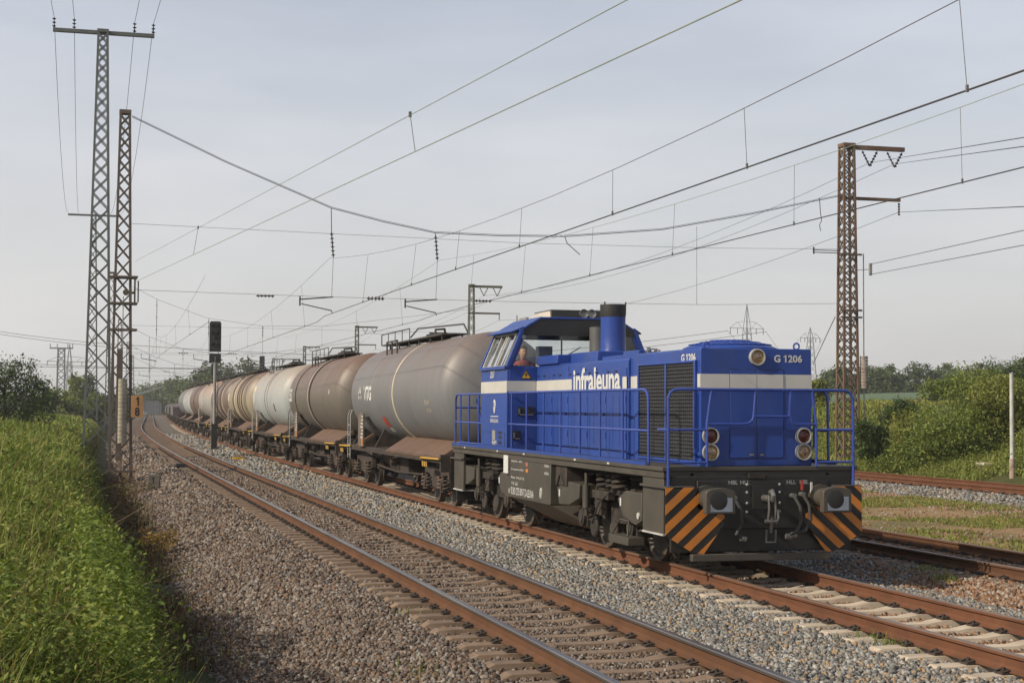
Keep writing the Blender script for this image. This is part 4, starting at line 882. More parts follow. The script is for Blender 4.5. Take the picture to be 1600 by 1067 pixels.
def tank_car(u0, Lc, label, mat, r=1.40, zc=2.68, near=.45, far=2.0, rings=(), seams=4, detail=2, skirt=True, head=.66):
    uc = u0
    ang = -math.atan2(off(u0+Lc)-off(u0), Lc)
    t = thing('tank_wagon', label, 'tank wagon', (off(u0), u0, 0), ang, 'wagons of the freight train')
    a, b_ = near, Lc-far
    prof = [(1e-5, a)]
    for k in range(1, 9):
        th = PI/2*k/8; prof.append((r*math.sin(th), a+head*(1-math.cos(th))))
    yy = np.linspace(a+head, b_-head, seams+2)
    for q in yy[1:-1]: prof += [(r, q-.03), (r+.007, q-.012), (r+.007, q+.012), (r, q+.03)]
    for k in range(8, 0, -1):
        th = PI/2*k/8; prof.append((r*math.sin(th), b_-head*(1-math.cos(th))))
    prof.append((1e-5, b_))
    b = MB(); b.lathe(prof, (0,0,zc), 'y', n=56, cap=False); tk = b.build('tank_shell', mat, t, smooth=40)
    for (q, w, pr, m) in rings:
        b = MB(); b.lathe([(r-.01,q-w/2),(r+pr,q-w/2),(r+pr,q+w/2),(r-.01,q+w/2)], (0,0,zc), 'y', n=56, cap=False); b.build('tank_band', m, t, smooth=40)
    # underframe
    b = MB(); b.box(-.28,.28,.62,Lc-.62,.98,1.22); fr = b.build('centre_sill', UNDER, t)
    for e in (.62, Lc-.62):
        y0, y1 = (e, e+.12) if e < 1 else (e-.12, e)
        b = MB(); b.box(-1.35,1.35,y0,y1,.82,1.22); b.build('headstock', UNDER, t)
        d = -1 if e < 1 else 1
        for s in (-1, 1):
            b = MB(); b.cyl((s*.875,e,1.05),(s*.875,e+d*.45,1.05),.12,n=14); b.cyl((s*.875,e+d*.45,1.05),(s*.875,e+d*.60,1.05),.24,n=20); b.build('buffer', UNDER, t)
    for s in (-1, 1):
        b = MB(); b.box(min(s*1.20,s*1.34),max(s*1.20,s*1.34),.74,Lc-.74,1.02,1.16); b.build('side_sill', UNDER, t)
        if skirt:
            y0, y1 = .75, Lc*.50
            for (q0, q1) in ((.75, Lc*.48), (Lc*.80, Lc-.9)) if detail > 1 else ((.75, Lc*.48),):
                b = MB(); n = 4
                for k in range(n):
                    c0, c1 = q0+(q1-q0)*k/n, q0+(q1-q0)*(k+1)/n-.012
                    if q0 > 1: c1 = q0+.2; 
                    b.hexa([(s*.72,c0,1.44),(s*.76,c0,1.52),(s*.76,c1,1.52),(s*.72,c1,1.44),(s*1.33,c0,1.06),(s*1.37,c0,1.13),(s*1.37,c1,1.13),(s*1.33,c1,1.06)])
                    if q0 > 1: break
                b.f = b.f if s > 0 else [f[::-1] for f in b.f]
                b.build('saddle_plate' if q0 > 1 else 'underframe_cover', SKIRT, t)
        for q in (Lc*.62, Lc*.86):
            b = MB(); b.hexa([(s*.5,q-.05,1.2),(s*.5,q+.05,1.2),(s*1.25,q+.05,1.16),(s*1.25,q-.05,1.16),(s*.75,q-.05,1.75),(s*.75,q+.05,1.75),(s*.95,q+.05,1.75),(s*.95,q-.05,1.75)]); b.build('cradle', UNDER, t)
    cb = (2.35, Lc-3.1)
    for c in cb: bogie_y25(t, c, detail > 1)
    if detail > 0:
        b = MB(); b.box(-.9,.9,Lc*.42,Lc*.52,.5,.98); b.cyl((-.6,Lc*.56,.7),(-.6,Lc*.63,.7),.2,n=14); b.tube([(-.9,3.5,.62),(-.95,Lc*.5,.55),(-.9,Lc-4.2,.62)],.03,5); b.tube([(-.4,3.5,.5),(-.4,Lc-4.2,.5)],.035,5); b.build('brake_gear', UNDER, t)
        b = MB(); b.tube([(0,Lc*.5,1.32),(0,Lc*.5,1.0),(-1.15,Lc*.5,.8)],.1,8); b.build('outlet_pipe', UNDER, t)
        for s in (-1, 1):
            # yellow uncoupling bars with striped plates near each end
            for q, d in ((1.5, 1), (Lc-1.6, -1)):
                b = MB(); b.tube([(s*1.40,q-.9,1.12),(s*1.42,q+1.0,1.10),(s*1.36,q+1.05,1.05)],.022,5); b.build('yellow_handle', YELLOW, t)
                b = MB(); b.box(min(s*1.38,s*1.40),max(s*1.38,s*1.40),q+.35,q+1.0,.90,1.02); pl = b.build('warning_plate', BLACK, t)
                for k in range(3):
                    b = MB(); y0 = q+.38+k*.21; b.hexa([(s*1.40,y0,.90),(s*1.404,y0,.90),(s*1.404,y0+.09,.90),(s*1.40,y0+.09,.90),(s*1.40,y0+.06,1.02),(s*1.404,y0+.06,1.02),(s*1.404,y0+.15,1.02),(s*1.40,y0+.15,1.02)]); b.build('orange_stripe', YELLOW, pl, smooth=0)
            # label board and ladder by the far bogie
            q = Lc-4.9
            b = MB(); b.box(min(s*1.38,s*1.42),max(s*1.38,s*1.42),q,q+.62,1.16,2.12); b.box(min(s*1.36,s*1.40),max(s*1.36,s*1.40),q+.72,q+.98,1.16,2.12); bd = b.build('label_board', BOARD, t)
            if detail > 1:
                b = MB()
                for k in range(7): b.box(min(s*1.42,s*1.425),max(s*1.42,s*1.425),q+.06,q+.06+.2+.25*((k*37) % 7)/7,2.0-k*.10,2.05-k*.10)
                stuff(b.build('board_marks', LGREY, bd, smooth=0))
            b = MB(); b.box(min(s*1.42,s*1.426),max(s*1.42,s*1.426),q+.08,q+.26,1.18,1.42); b.build('orange_tag', ORANGE, bd, smooth=0)
            q = Lc-2.3
            b = MB(); b.tube([(s*1.36,q,.75),(s*1.36,q,2.05),(s*1.30,q+.05,2.2),(s*1.2,q+.05,2.2)],.02,6); b.tube([(s*1.36,q+.42,.75),(s*1.36,q+.42,2.05),(s*1.30,q+.42,2.2),(s*1.2,q+.42,2.2)],.02,6)
            for z in (.85,1.15,1.45,1.75): b.tube([(s*1.36,q,z),(s*1.36,q+.42,z)],.016,5)
            b.build('ladder', GREY, t)
    # crown: walkway, railing, manhole
    zt = zc+r
    m0, m1 = a+head+1.6, b_-head-.4
    b = MB(); b.box(-.55,.10,m0+1.5,m1,zt+.06,zt+.10); 
    for q in np.arange(m0+1.8, m1, 1.4): b.box(-.5,-.46,q,q+.05,zt-.12,zt+.06); b.box(.02,.06,q,q+.05,zt-.05,zt+.06)
    b.build('walkway', WALK, t)
    b = MB(); b.tube([(-.55,m1,zt+.08),(-.55,m1,zt+.40),(-.55,m1-4.2,zt+.40)],.018,5)
    for q in np.arange(m1-4.2, m1, 1.05): b.tube([(-.55,q,zt+.08),(-.55,q,zt+.40)],.013,5)
    b.build('walkway_railing', WALK, t)
    if detail > 0:
        q = (m0+m1)/2-.6
        b = MB(); b.lathe([(.32,0),(.32,.16),(.36,.16),(.36,.22),(.2,.26),(0,.27)], (0,q,zt-.04), 'z', n=20, cap=False); b.tube([(-.2,q-.5,zt+.02),(-.2,q-.4,zt+.3),(.1,q-.2,zt+.33),(.2,q+.1,zt+.05)],.03,6); b.cyl((.1,q+.6,zt),(.1,q+.6,zt+.24),.12,n=12); b.tube([(-.15,q+.6,zt+.26),(.35,q+.6,zt+.26)],.02,5); b.build('manhole', UNDER, t)
        b = MB(); b.tube([(-.5,m0-1.0,zt+.0),(-.5,m0-.6,zt+.22),(-.5,q+.4,zt+.36),(-.5,q+1.4,zt+.16)],.022,5); b.build('roll_bar', WALK, t)
        b = MB()
        for k in (0, .75, 1.5): b.box(-.86,-.82,q+1.6+k,q+1.66+k,zt-.28,zt+.10); 
        b.box(-.86,-.82,q+1.6,q+3.16,zt+.06,zt+.10); b.build('platform_bracket', WALK, t)
    return t
def on_tank(t, s, q, z, w, h, m, zc=2.68, r=1.40, bold=.03, name='tank_lettering'):
    def fn(x, y, d):
        zz = z+y-zc; return (-math.sqrt(max(0, r*r-zz*zz))-d-.006, q-x, z+y)
    return text(name, s, m, t, fn, w, h, bold=bold, space=1.12)
def patch(t, name, m, q0, q1, z0, z1, zc=2.68, r=1.40, n=5):
    vs, fs = [], []
    for k in range(n+1):
        z = z0+(z1-z0)*k/n; x = -math.sqrt(r*r-(z-zc)**2)-.008; vs += [(x,q0,z),(x,q1,z)]
    for k in range(n): fs.append((2*k,2*k+2,2*k+3,2*k+1))
    return MB().add(vs, fs).build(name, m, t, smooth=60)
T1 = tank_mat('grey_brown_tank_paint',(.175,.135,.118),(.180,.186,.194),(.13,.116,.108),.6)
T2 = tank_mat('olive_brown_tank_paint',(.175,.105,.075),(.145,.13,.11),(.10,.08,.065),.45)
T3 = tank_mat('pale_blue_grey_tank_paint',(.33,.27,.215),(.40,.43,.435),(.30,.27,.235),.45)
T4 = tank_mat('cream_tank_paint',(.22,.145,.105),(.36,.31,.22),(.17,.12,.09),.55)
T5 = tank_mat('brown_tank_paint',(.13,.085,.065),(.17,.125,.10),(.10,.07,.055),.5)
T6 = tank_mat('tan_topped_grey_tank_paint',(.34,.20,.12),(.36,.35,.33),(.24,.19,.155),.5)
T7 = tank_mat('white_and_brown_tank_paint',(.20,.14,.11),(.42,.44,.44),(.22,.18,.16),.5)
PALEBAND = pm('pale_grey_band',(.42,.42,.40),rough=.5,var=.1,scale=3,dirt=(.22,.17,.13),amt=.6)
DARKB = pm('dark_brown_band',(.085,.048,.034),rough=.7,var=.2,scale=3)
c1 = tank_car(14.7,15.45,'grey brown tank wagon with cream band and white VTG letters, behind the locomotive',T1,near=.30,far=2.0,rings=[(6.25,.12,.014,CREAMB)],seams=3)
on_tank(c1,'VTG',10.68,2.48,1.30,.42,WHITE,bold=.045)
b = MB()
for s_, e in ((0,0),): b.add([(0,10.62,2.48),(0,10.62,2.52),(0,10.82,2.92),(0,11.0,2.56),(0,10.95,2.48)],[(0,1,2,3,4)])
lg = MB()
for tri in ([(10.95,2.58),(11.16,2.50),(11.12,2.66)],[(10.62,2.58),(10.80,2.50),(10.74,2.66)],[(10.72,2.70),(10.96,2.93),(10.90,2.70)],[(11.18,2.68),(10.98,2.93),(11.02,2.70)]):
    lg.add([(-math.sqrt(1.96-(z-2.68)**2)-.012, y+.32, z) for y, z in tri], [(0,2,1)])
lg.build('tank_emblem', WHITE, c1, smooth=0)
patch(c1,'red_edge_placard',SIGNRED,8.05,8.55,1.76,2.02)
patch(c1,'white_placard',LGREY,7.98,8.5,1.62,1.74)
on_tank(c1,'RID L4BH',2.3,2.36,.5,.12,CREAMB,bold=.0)
on_tank(c1,'+GP 1234',2.2,2.18,.45,.10,CREAMB,bold=.0)
c2 = tank_car(30.15,14.5,'olive brown tank wagon with dark pipe band, second behind the locomotive',T2,near=.30,far=1.6,rings=[(6.5,.14,.035,DARKB),(6.65,.16,.045,PALEBAND),(10.3,.12,.02,DARKB)],seams=4)
patch(c2,'white_placard',LGREY,11.3,12.2,2.5,2.98)
on_tank(c2,'GATX',12.1,2.62,.7,.26,UNDER,bold=.03)
on_tank(c2,'80 D',1.95,2.72,.35,.15,WHITE)
c3 = tank_car(44.65,14.2,'pale blue grey tank wagon with tan stained crown, third behind the locomotive',T3,near=.30,far=1.8,rings=[(5.6,.14,.03,PALEBAND),(6.4,.05,.02,DARKB)],seams=3)
patch(c3,'white_placard',LGREY,10.6,11.5,2.45,3.0); patch(c3,'tan_patch',CREAMB,10.5,11.6,3.02,3.25)
patch(c3,'dark_scrape',UNDER,3.0,3.3,2.1,2.42)
c4 = tank_car(58.85,14.2,'cream tank wagon with dark brown hoops, fourth behind the locomotive',T4,near=.30,far=1.6,rings=[(q,.28,.03,m) for q, m in ((3.4,DARKB),(4.6,T5),(5.6,DARKB),(7.2,CREAMB),(8.4,DARKB))],seams=2,detail=1)
patch(c4,'pale_placard',CREAMB,11.0,11.7,2.6,3.0)
c5 = tank_car(73.05,14.2,'dark brown hooped tank wagon partly behind the signal post',T5,near=.30,far=1.6,rings=[(q,.25,.03,m) for q, m in ((2.0,CREAMB),(3.6,DARKB),(5.2,PALEBAND),(7,DARKB),(8.8,CREAMB))],seams=2,detail=1)
c6 = tank_car(87.25,14.4,'grey tank wagon with orange tan crown just beyond the signal post',T6,near=.30,far=1.6,rings=[(6.6,.2,.03,PALEBAND)],seams=3,detail=1)
patch(c6,'white_placard',LGREY,6.9,7.8,2.4,2.9)
c7 = tank_car(101.65,14.4,'dull brown tank wagon in the far part of the train',T5,near=.30,far=1.6,rings=[(5,.2,.03,DARKB)],seams=3,detail=0)
c8 = tank_car(116.05,14.4,'white sided tank wagon in the far part of the train',T7,near=.30,far=1.6,seams=3,detail=0)
c9 = tank_car(130.45,14.4,'rust brown tank wagon, last tank wagon of the train',T1,near=.30,far=1.6,seams=3,detail=0)
# low dark wagons at the tail
PURP = pm('dark_wagon_paint',(.075,.055,.06),rough=.7,var=.25,scale=2,dirt=(.13,.11,.10),amt=.5)
u = 144.85
for i in range(6):
    Lc = 19.5
    t = thing('flat_wagon', ['nearest','second','third','fourth','fifth','last'][i]+' low dark wagon at the tail of the train', 'wagon', (off(u),u,0), -math.atan2(off(u+Lc)-off(u),Lc), 'wagons of the freight train')
    b = MB(); b.prism([(-1.3,1.1),(1.3,1.1),(1.42,1.4),(1.42,2.15),(1.0,2.6),(-1.0,2.6),(-1.42,2.15),(-1.42,1.4)],'y',.7,Lc-.7); b.build('wagon_body', PURP, t)
    for q in np.arange(1.2,Lc-1,1.7):
        b = MB(); b.box(-1.46,-1.425,q,q+.12,1.25,2.2); b.build('body_rib', PALEBAND if i % 2 else PURP, t)
    b = MB(); b.box(-.3,.3,.1,Lc-.1,.9,1.1); b.build('centre_sill', UNDER, t)
    for c in (2.5, Lc-2.5): bogie_y25(t, c, False)
    u += Lc+.3
# ================================================================== masts, wires, signals
def mast(name, label, v, u, z0, z1, w0, w1, mat, bracemat=None, levels=20, leg=.09, rz=0.0, group=None, detail=True):
    t = thing(name, label, 'mast', (v, u, z0), rz, group); H = z1-z0
    W = lambda h: (w0+(w1-w0)*h/H)/2
    for sx in (-1, 1):
        for sy in (-1, 1):
            b = MB(); l = leg/2
            b.hexa([(sx*W(0)-l,sy*W(0)-l,0),(sx*W(0)+l,sy*W(0)-l,0),(sx*W(0)+l,sy*W(0)+l,0),(sx*W(0)-l,sy*W(0)+l,0),(sx*W(H)-l,sy*W(H)-l,H),(sx*W(H)+l,sy*W(H)-l,H),(sx*W(H)+l,sy*W(H)+l,H),(sx*W(H)-l,sy*W(H)+l,H)])
            b.build('leg', mat, t)
    # panels get shorter towards the top
    hs = [0.0]; ws = 0
    k = (1-w1/w0)
    q = np.linspace(0, 1, levels+1); hh = (1-(1-k)**q)/max(k, 1e-3) if k > .05 else q
    hh = hh/hh[-1]*(H-.15)
    bm = bracemat or mat; th = leg*.45
    for i in range(levels):
        a, c = float(hh[i]), float(hh[i+1])
        for f in range(4):
            def pt(h, s):
                w = W(h)
                return [(s*w,-w,h),(w,s*w,h),(s*w,w,h),(-w,s*w,h)][f]
            b = MB(); b.bar(pt(a,-1),pt(c,1),th,th); b.bar(pt(a,1),pt(c,-1),th,th); o_ = b.build('cross_brace', bm, t, smooth=0)
            if not detail: stuff(o_)
    b = MB(); w = W(H)+leg*.6; b.box(-w,w,-w,w,H-.12,H+.03); b.build('mast_cap', mat, t)
    return t
def insulator(b, p0, p1, r=.07, n=5):
    p0, p1 = Vector(p0), Vector(p1); b.cyl(p0, p1, .025, n=6)
    for i in range(n):
        c = p0.lerp(p1, (i+.5)/n); d = (p1-p0).normalized()*.02; b.cyl(c-d, c+d, r*.6, r, n=10)
def sag(p, q, s, n=14):
    p, q = Vector(p), Vector(q); return [p.lerp(q, t)+Vector((0,0,-4*s*t*(1-t))) for t in np.linspace(0,1,n)]
UH = 41.7
ML = (-7.85, UH); MR = (22.5, UH)
# --- left pair
# catenary mast with the distance sign
cm = mast('catenary_mast','brown lattice catenary mast with concrete weights at the left trackside',ML[0],ML[1],-.75,13.55,.82,.34,MAST_B,levels=22,leg=.085)
b = MB()
for k in range(16): b.cyl((0.02,-.36,1.65+k*.152),(0.02,-.36,1.79+k*.152),.20,n=18)
stuff(b.build('tension_weights', pm('pale_concrete_weight',(.44,.40,.30),rough=.9,var=.15,scale=3,dirt=(.25,.2,.14),amt=.6), cm))
b = MB(); b.cyl((.02,-.36,3.7),(.02,-.36,7.2),.02,n=6); b.cyl((.02,-.36,.3),(.02,-.36,1.3),.03,n=6); b.build('weight_rod', STEEL, cm)
b = MB(); b.box(-.18,.02,-.50,-.42,1.0,5.2); b.build('guide_channel', MAST_B, cm)
for z in (5.9,6.9,7.9): 
    b = MB(); b.box(-.5,.55,-.42,-.34,z,z+.07); b.box(-.5,.55,.34,.42,z,z+.07); b.build('mast_bracket', MAST_B, cm)
b = MB(); b.lathe([(.03,-.03),(.10,-.03),(.12,0),(.10,.03),(.03,.03)],(.12,-.25,7.35),'y',n=16); b.box(.12,.45,-.08,-.04,7.3,7.4); b.box(.42,.48,-.1,.0,6.9,7.9); b.box(.55,.60,-.1,.0,7.0,7.8); b.build('tension_wheel', MAST_O, cm)
b = MB(); b.box(-.55,.55,-.5,-.42,.55,.63); b.build('lower_bar', MAST_B, cm)
SIGN = pm('orange_tan_sign',(.52,.27,.10),rough=.55,var=.12,scale=3,dirt=(.35,.2,.1),amt=.4)
b = MB(); b.box(.36,.80,-.50,-.47,2.62,3.44); sg = b.build('distance_sign', SIGN, cm, bevel=.006)
for s_, z in (('1',3.06),('8',2.67)):
    text('sign_digit', s_, BLACK, sg, lambda x,y,d,z=z: (.50+x+(.04 if s_=='1' else 0),-.502-d,z+y), .10 if s_=='1' else .17, .33, bold=.03)
# grey power mast behind it
pmst = mast('power_mast','tall green grey lattice mast with four wire crossarm at left',-8.55,59.0,.35,20.6,1.22,.42,MAST_G,levels=25,leg=.11)
b = MB(); b.box(-2.35,2.45,-.12,.12,20.05,20.22); ca = b.build('crossarm', MAST_G, pmst)
for x in (-2.30,-1.36,1.5,2.40):
    b = MB(); insulator(b,(x,0,20.22),(x,0,20.75),.10,3); b.build('pin_insulator', INSUL, ca)
pm2 = mast('power_mast','smaller looking lattice power mast seen behind the tall green grey one',-8.4,135,.9,20.4,1.2,.42,MAST_G,levels=16,leg=.12,detail=False)
b = MB(); b.box(-2.35,2.45,-.12,.12,19.4,19.57); ca2 = b.build('crossarm', MAST_G, pm2)
for k, (x, lab) in enumerate(((-2.30,'leftmost'),(-1.36,'second from left'),(1.5,'third from left'),(2.40,'rightmost'))):
    b = MB(); b.tube(sag((-8.55+x,59,21.1),(-8.4+x,135,20.6),2.6,18),.013,4); b.tube(sag((-8.55+x,59,21.1),(-9.0+x,-16,21.3),2.4,18),.012,4)
    tag(b.build('power_wire', WIRE_T), lab+' of the four thin wires on the tall lattice mast', 'wire', 'power wires at left')
# --- right mast
rm = mast('catenary_mast','tall rusty lattice mast standing to the right of the locomotive',MR[0],MR[1],-.2,13.75,.72,.46,MAST_R,MAST_B,levels=24,leg=.09)
b = MB(); b.box(-.15,2.75,-.10,.10,13.75,13.93); a1 = b.build('upper_arm', MAST_R, rm)
for x in (1.10,2.30):
    for s in (-.36,.36):
        b = MB(); insulator(b,(x+s,0,13.70),(x,0,13.05),.075,5); b.build('v_insulator', INSUL, a1)
b = MB(); b.box(-.4,2.55,-.07,.07,11.55,11.68); a2 = b.build('lower_arm', MAST_R, rm)
b = MB(); insulator(b,(2.5,0,11.5),(2.5,0,10.95),.07,5); b.build('insulator', INSUL, a2)
for z in (9.1,6.7,6.4): 
    b = MB(); b.box(-.5,.5,-.42,-.34,z,z+.08); b.build('mast_bracket', MAST_B, rm)
b = MB()
for k in range(10): b.cyl((.62,-.3,3.4+k*.14),(.62,-.3,3.52+k*.14),.17,n=16)
stuff(b.build('tension_weights', pm('grey_weight',(.34,.29,.25),rough=.85,var=.2,scale=5,dirt=(.22,.15,.11),amt=.6), rm))
b = MB(); b.cyl((.62,-.3,1.2),(.62,-.3,9.2),.025,n=6); b.box(.1,.9,-.4,-.2,1.1,1.2); b.build('weight_rod', STEEL, rm)
# --- headspan between the two
hs = thing('headspan','sagging cross span of wires and insulators between the two near lattice masts','cross span',(0,UH,0))
zsp = lambda pts, r, n=5: MB().tube([(v,0,z) for v, z in pts], r, n)
top = [(-7.6,13.35),(-4,11.75),(.10,10.13),(2.2,9.66),(4.3,9.29),(7,9.26),(9.75,9.32),(14,9.75),(18,10.55),(22.2,11.5)]
zsp(top,.016).build('suspension_rope',WIRE_D,hs); zsp([(v,z+.05) for v,z in top],.010).build('suspension_rope',WIRE_D,hs)
zsp([(-7.6,9.25),(0,9.12),(8,9.0),(16,9.05),(22.3,9.2)],.0075).build('upper_cross_wire',WIRE_T,hs)
zsp([(-7.6,6.72),(0,6.62),(8,6.60),(16,6.66),(22.3,6.85)],.008).build('lower_cross_wire',WIRE_T,hs)
for v in (.10,4.3):
    zt_ = 10.13 if v < 1 else 9.29
    b = MB(); b.tube([(v,0,zt_),(v+.02,0,zt_-(.95 if v < 1 else .1))],.016,5); insulator(b,(v+.02,0,zt_-(.95 if v < 1 else .1)),(v+.10,0,8.2),.085,6); b.build('messenger_insulator',INSUL,hs)
    b = MB(); b.tube([(v+.10,0,8.2),(v+.05,0,6.65)],.010,4); b.build('drop_wire',WIRE_T,hs)
    b = MB(); b.tube([(v-1.2,0,6.50),(v+.10,0,6.62)],.028,6); b.tube([(v-1.2,0,6.62),(v-1.2,0,6.25)],.035,6); b.tube([(v-1.15,0,6.33),(v+.05,0,6.08),(v+.08,0,5.98)],.022,6); b.build('steady_arm',WIRE_D,hs)
for v, r in ((-2.45,.07),(1.9,.09),(6.3,.07)):
    b = MB(); insulator(b,(v-.35,0,6.60),(v+.35,0,6.60),r,5); b.build('strain_insulator',INSUL,hs)
b = MB(); b.tube([(15.55,0,9.95),(15.55,0,6.65)],.010,4); b.build('drop_wire',WIRE_T,hs)
b = MB(); b.tube([(9.75,0,9.3),(9.85,0,9.05),(10.4,0,8.6)],.018,5); b.build('jumper_wire',WIRE_D,hs)
b = MB(); b.tube([(21.2,0,11.35),(21.25,0,10.7),(21.3,0,10.4),(21.2,0,10.2),(21.25,0,9.95)],.018,5); b.build('jumper_wire',WIRE_D,hs)
b = MB(); b.tube([(20.9,0,9.12),(22.2,0,9.12)],.02,5); b.box(20.9,20.95,-.03,.03,8.95,9.25); b.tube([(20.95,0,9.02),(22.2,0,9.02)],.02,5); b.build('cross_wire_bracket',WIRE_D,hs)
# --- catenaries along the tracks
def catenary(label, v0, zc_, spans, mats, droppers, vs=0.0, r=(.016,.012)):
    t = thing('overhead_line', label, 'overhead line', (0,0,0), 0, 'overhead lines'); b = MB(); m = MB()
    cp, mp_ = [], []
    for (ua, ub, zs_a, zs_b, zm) in spans:
        for k in range(0, 17):
            s = k/16; u = ua+(ub-ua)*s; zz = zs_a*(1-s)+zs_b*s - 4*((zs_a+zs_b)/2-zm)*s*(1-s)
            st = .3*math.cos(PI*s)
            if cp and abs(cp[-1][1]-u) < 1e-6: continue
            cp.append((v0+off(u)+st*vs, u, zc_)); mp_.append((v0+off(u), u, zz))
    b.tube(cp, r[0], 5); b.build('contact_wire', mats[0], t); m.tube(mp_, r[1], 5); m.build('carrier_wire', mats[1], t)
    P_ = np.array(mp_); Cc = np.array(cp)
    for u in droppers:
        z1_ = np.interp(u, P_[:,1], P_[:,2]); d = MB(); d.tube([(np.interp(u,Cc[:,1],Cc[:,0]),u,zc_),(np.interp(u,P_[:,1],P_[:,0]),u,z1_)],.0055,4)
        d.cyl((np.interp(u,Cc[:,1],Cc[:,0]),u,zc_-.02),(np.interp(u,Cc[:,1],Cc[:,0]),u,zc_+.06),.02,n=5); d.build('dropper', WIRE_T, t)
    return t
sp1 = [(-28,UH,8.3,8.15,6.68),(UH,113,8.15,8.1,7.0),(113,185,8.1,8.1,7.0),(185,257,8.1,8.1,7.0),(257,330,8.1,8.1,7.0),(330,400,8.1,8.1,7.0)]
catenary('dark contact wire and carrier wire above the freight train', .05, 5.86, sp1, (WIRE_D, WIRE_T), [-4.6,1.33,7.3,13.52,19.5,25,33,50,62,75,88,100,125,140,160], vs=.6, r=(.0125,.0065))
sp3 = [(-28,UH,8.5,8.2,7.22),(UH,113,8.2,8.1,7.1),(113,185,8.1,8.1,7.0),(185,257,8.1,8.1,7.0),(257,330,8.1,8.1,7.0)]
catenary('dark contact wire and carrier wire above the track beyond the train', 4.5, 6.02, sp3, (WIRE_D, WIRE_P), [2.76,9,15.67,22,29,36,50,62,75,88,100,125,140], vs=.5, r=(.0115,.0065))
sp4 = [(-28,UH,8.6,8.4,7.4),(UH,113,8.4,8.2,7.2),(113,185,8.2,8.2,7.2),(185,257,8.2,8.2,7.2)]
catenary('thin contact and carrier wires above the near track, far part', -4.18, 5.95, [(UH+8,113,8.0,8.1,7.0),(113,185,8.1,8.1,7.0),(185,257,8.1,8.1,7.0),(257,330,8.1,8.1,7.0)], (WIRE_D, WIRE_T), [62,75,88,100,125,140,160], vs=.5, r=(.010,.007))
# the pale pair that runs to the left mast
t = thing('overhead_line','pale copper wire pair running down to the left catenary mast','overhead line',(0,0,0),0,'overhead lines')
def through(p, q, k): p, q = Vector(p), Vector(q); return p+(q-p)*k
A0, A1 = Vector((-4.18,-8.3,5.64)), Vector((-7.55,41.6,7.05)); B0, B1 = Vector((-4.18,-5.49,6.34)), Vector((-7.55,41.6,7.75))
A1.z = 7.0; B1.z = 7.65
def on_ray(x, y, u):     # point at distance u along the line that the survey photograph shows at pixel x, y
    d = CF+CR*((x-800)/CAM_F)-CU*((y-533.5)/CAM_F); k = (u-CPOS.y)/d.y; return CPOS+d*k
A1 = on_ray(212,440,UH); B1 = on_ray(212,408,UH)
MB().tube([through(A0,A1,-.45),A1],.0075,5).build('contact_wire',WIRE_P,t); MB().tube([through(B0,B1,-.45),B1],.0065,5).build('carrier_wire',WIRE_P,t)
for k in (.2,.67):
    p, q = through(A0,A1,k), through(B0,B1,k-.03); b = MB(); b.tube([p,q],.006,4); b.cyl(q-Vector((0,0,.03)),q+Vector((0,0,.05)),.025,n=5); b.build('dropper',WIRE_T,t)
# wires carried by the right-hand masts
MRS = [(MR[0],UH),(22.5+off(113),113),(22.5+off(186),186),(22.5+off(259),259),(22.5+off(332),332)]
for i, (x, z, lab) in enumerate(((1.10,13.0,'inner'),(2.30,13.0,'outer'),(2.5,10.9,'lower'))):
    b = MB(); pts = []
    for (a, c) in zip(MRS[:-1], MRS[1:]):
        zb = 12.0 if i < 2 else 9.9
        za = z if a is MRS[0] else zb
        pts += sag((a[0]+x,a[1],za),(c[0]+x,c[1],zb),1.2,12)
    near_end = on_ray(1600,(215,229,323)[i],5.0)
    b.tube([Vector((near_end.x,near_end.y,near_end.z))+ (Vector(near_end)-Vector((MR[0]+x,UH,z)))*.6]+[near_end]+[(MR[0]+x,UH,z)],.009,4); b.tube(pts,.010,4)
    tag(b.build('feeder_wire',WIRE_D),lab+' feeder wire hung from the arms of the rusty right mast','wire','feeder wires on the right masts')
# anchored pair that ends at the right mast
t = thing('overhead_line','grey wire pair with short yoke bar anchored at the rusty right mast','overhead line',(0,0,0),0,'overhead lines')
y0 = on_ray(1360,421,UH-.6)
e1, e2 = on_ray(1600,360,22), on_ray(1600,383,22)
b = MB(); b.box(y0.x-.06,y0.x+.06,y0.y-.05,y0.y+.05,y0.z-.26,y0.z+.26); b.build('yoke_bar',GREY,t)
for e, dz in ((e1,.22),(e2,-.22)):
    p = y0+Vector((0,0,dz)); MB().tube([p,e,e+(e-p)*.5],.013,4).build('anchor_wire',WIRE_T,t)
MB().tube([y0,(MR[0]+.3,UH-.3,y0.z-.02)],.013,4).build('anchor_link',WIRE_T,t)
# diagonal guy behind the right mast
b = MB(); b.tube([on_ray(1305,495,UH),on_ray(1270,570,60)],.02,4); tag(b.build('guy_wire',WIRE_T),'slanting guy wire left of the rusty right mast','wire')
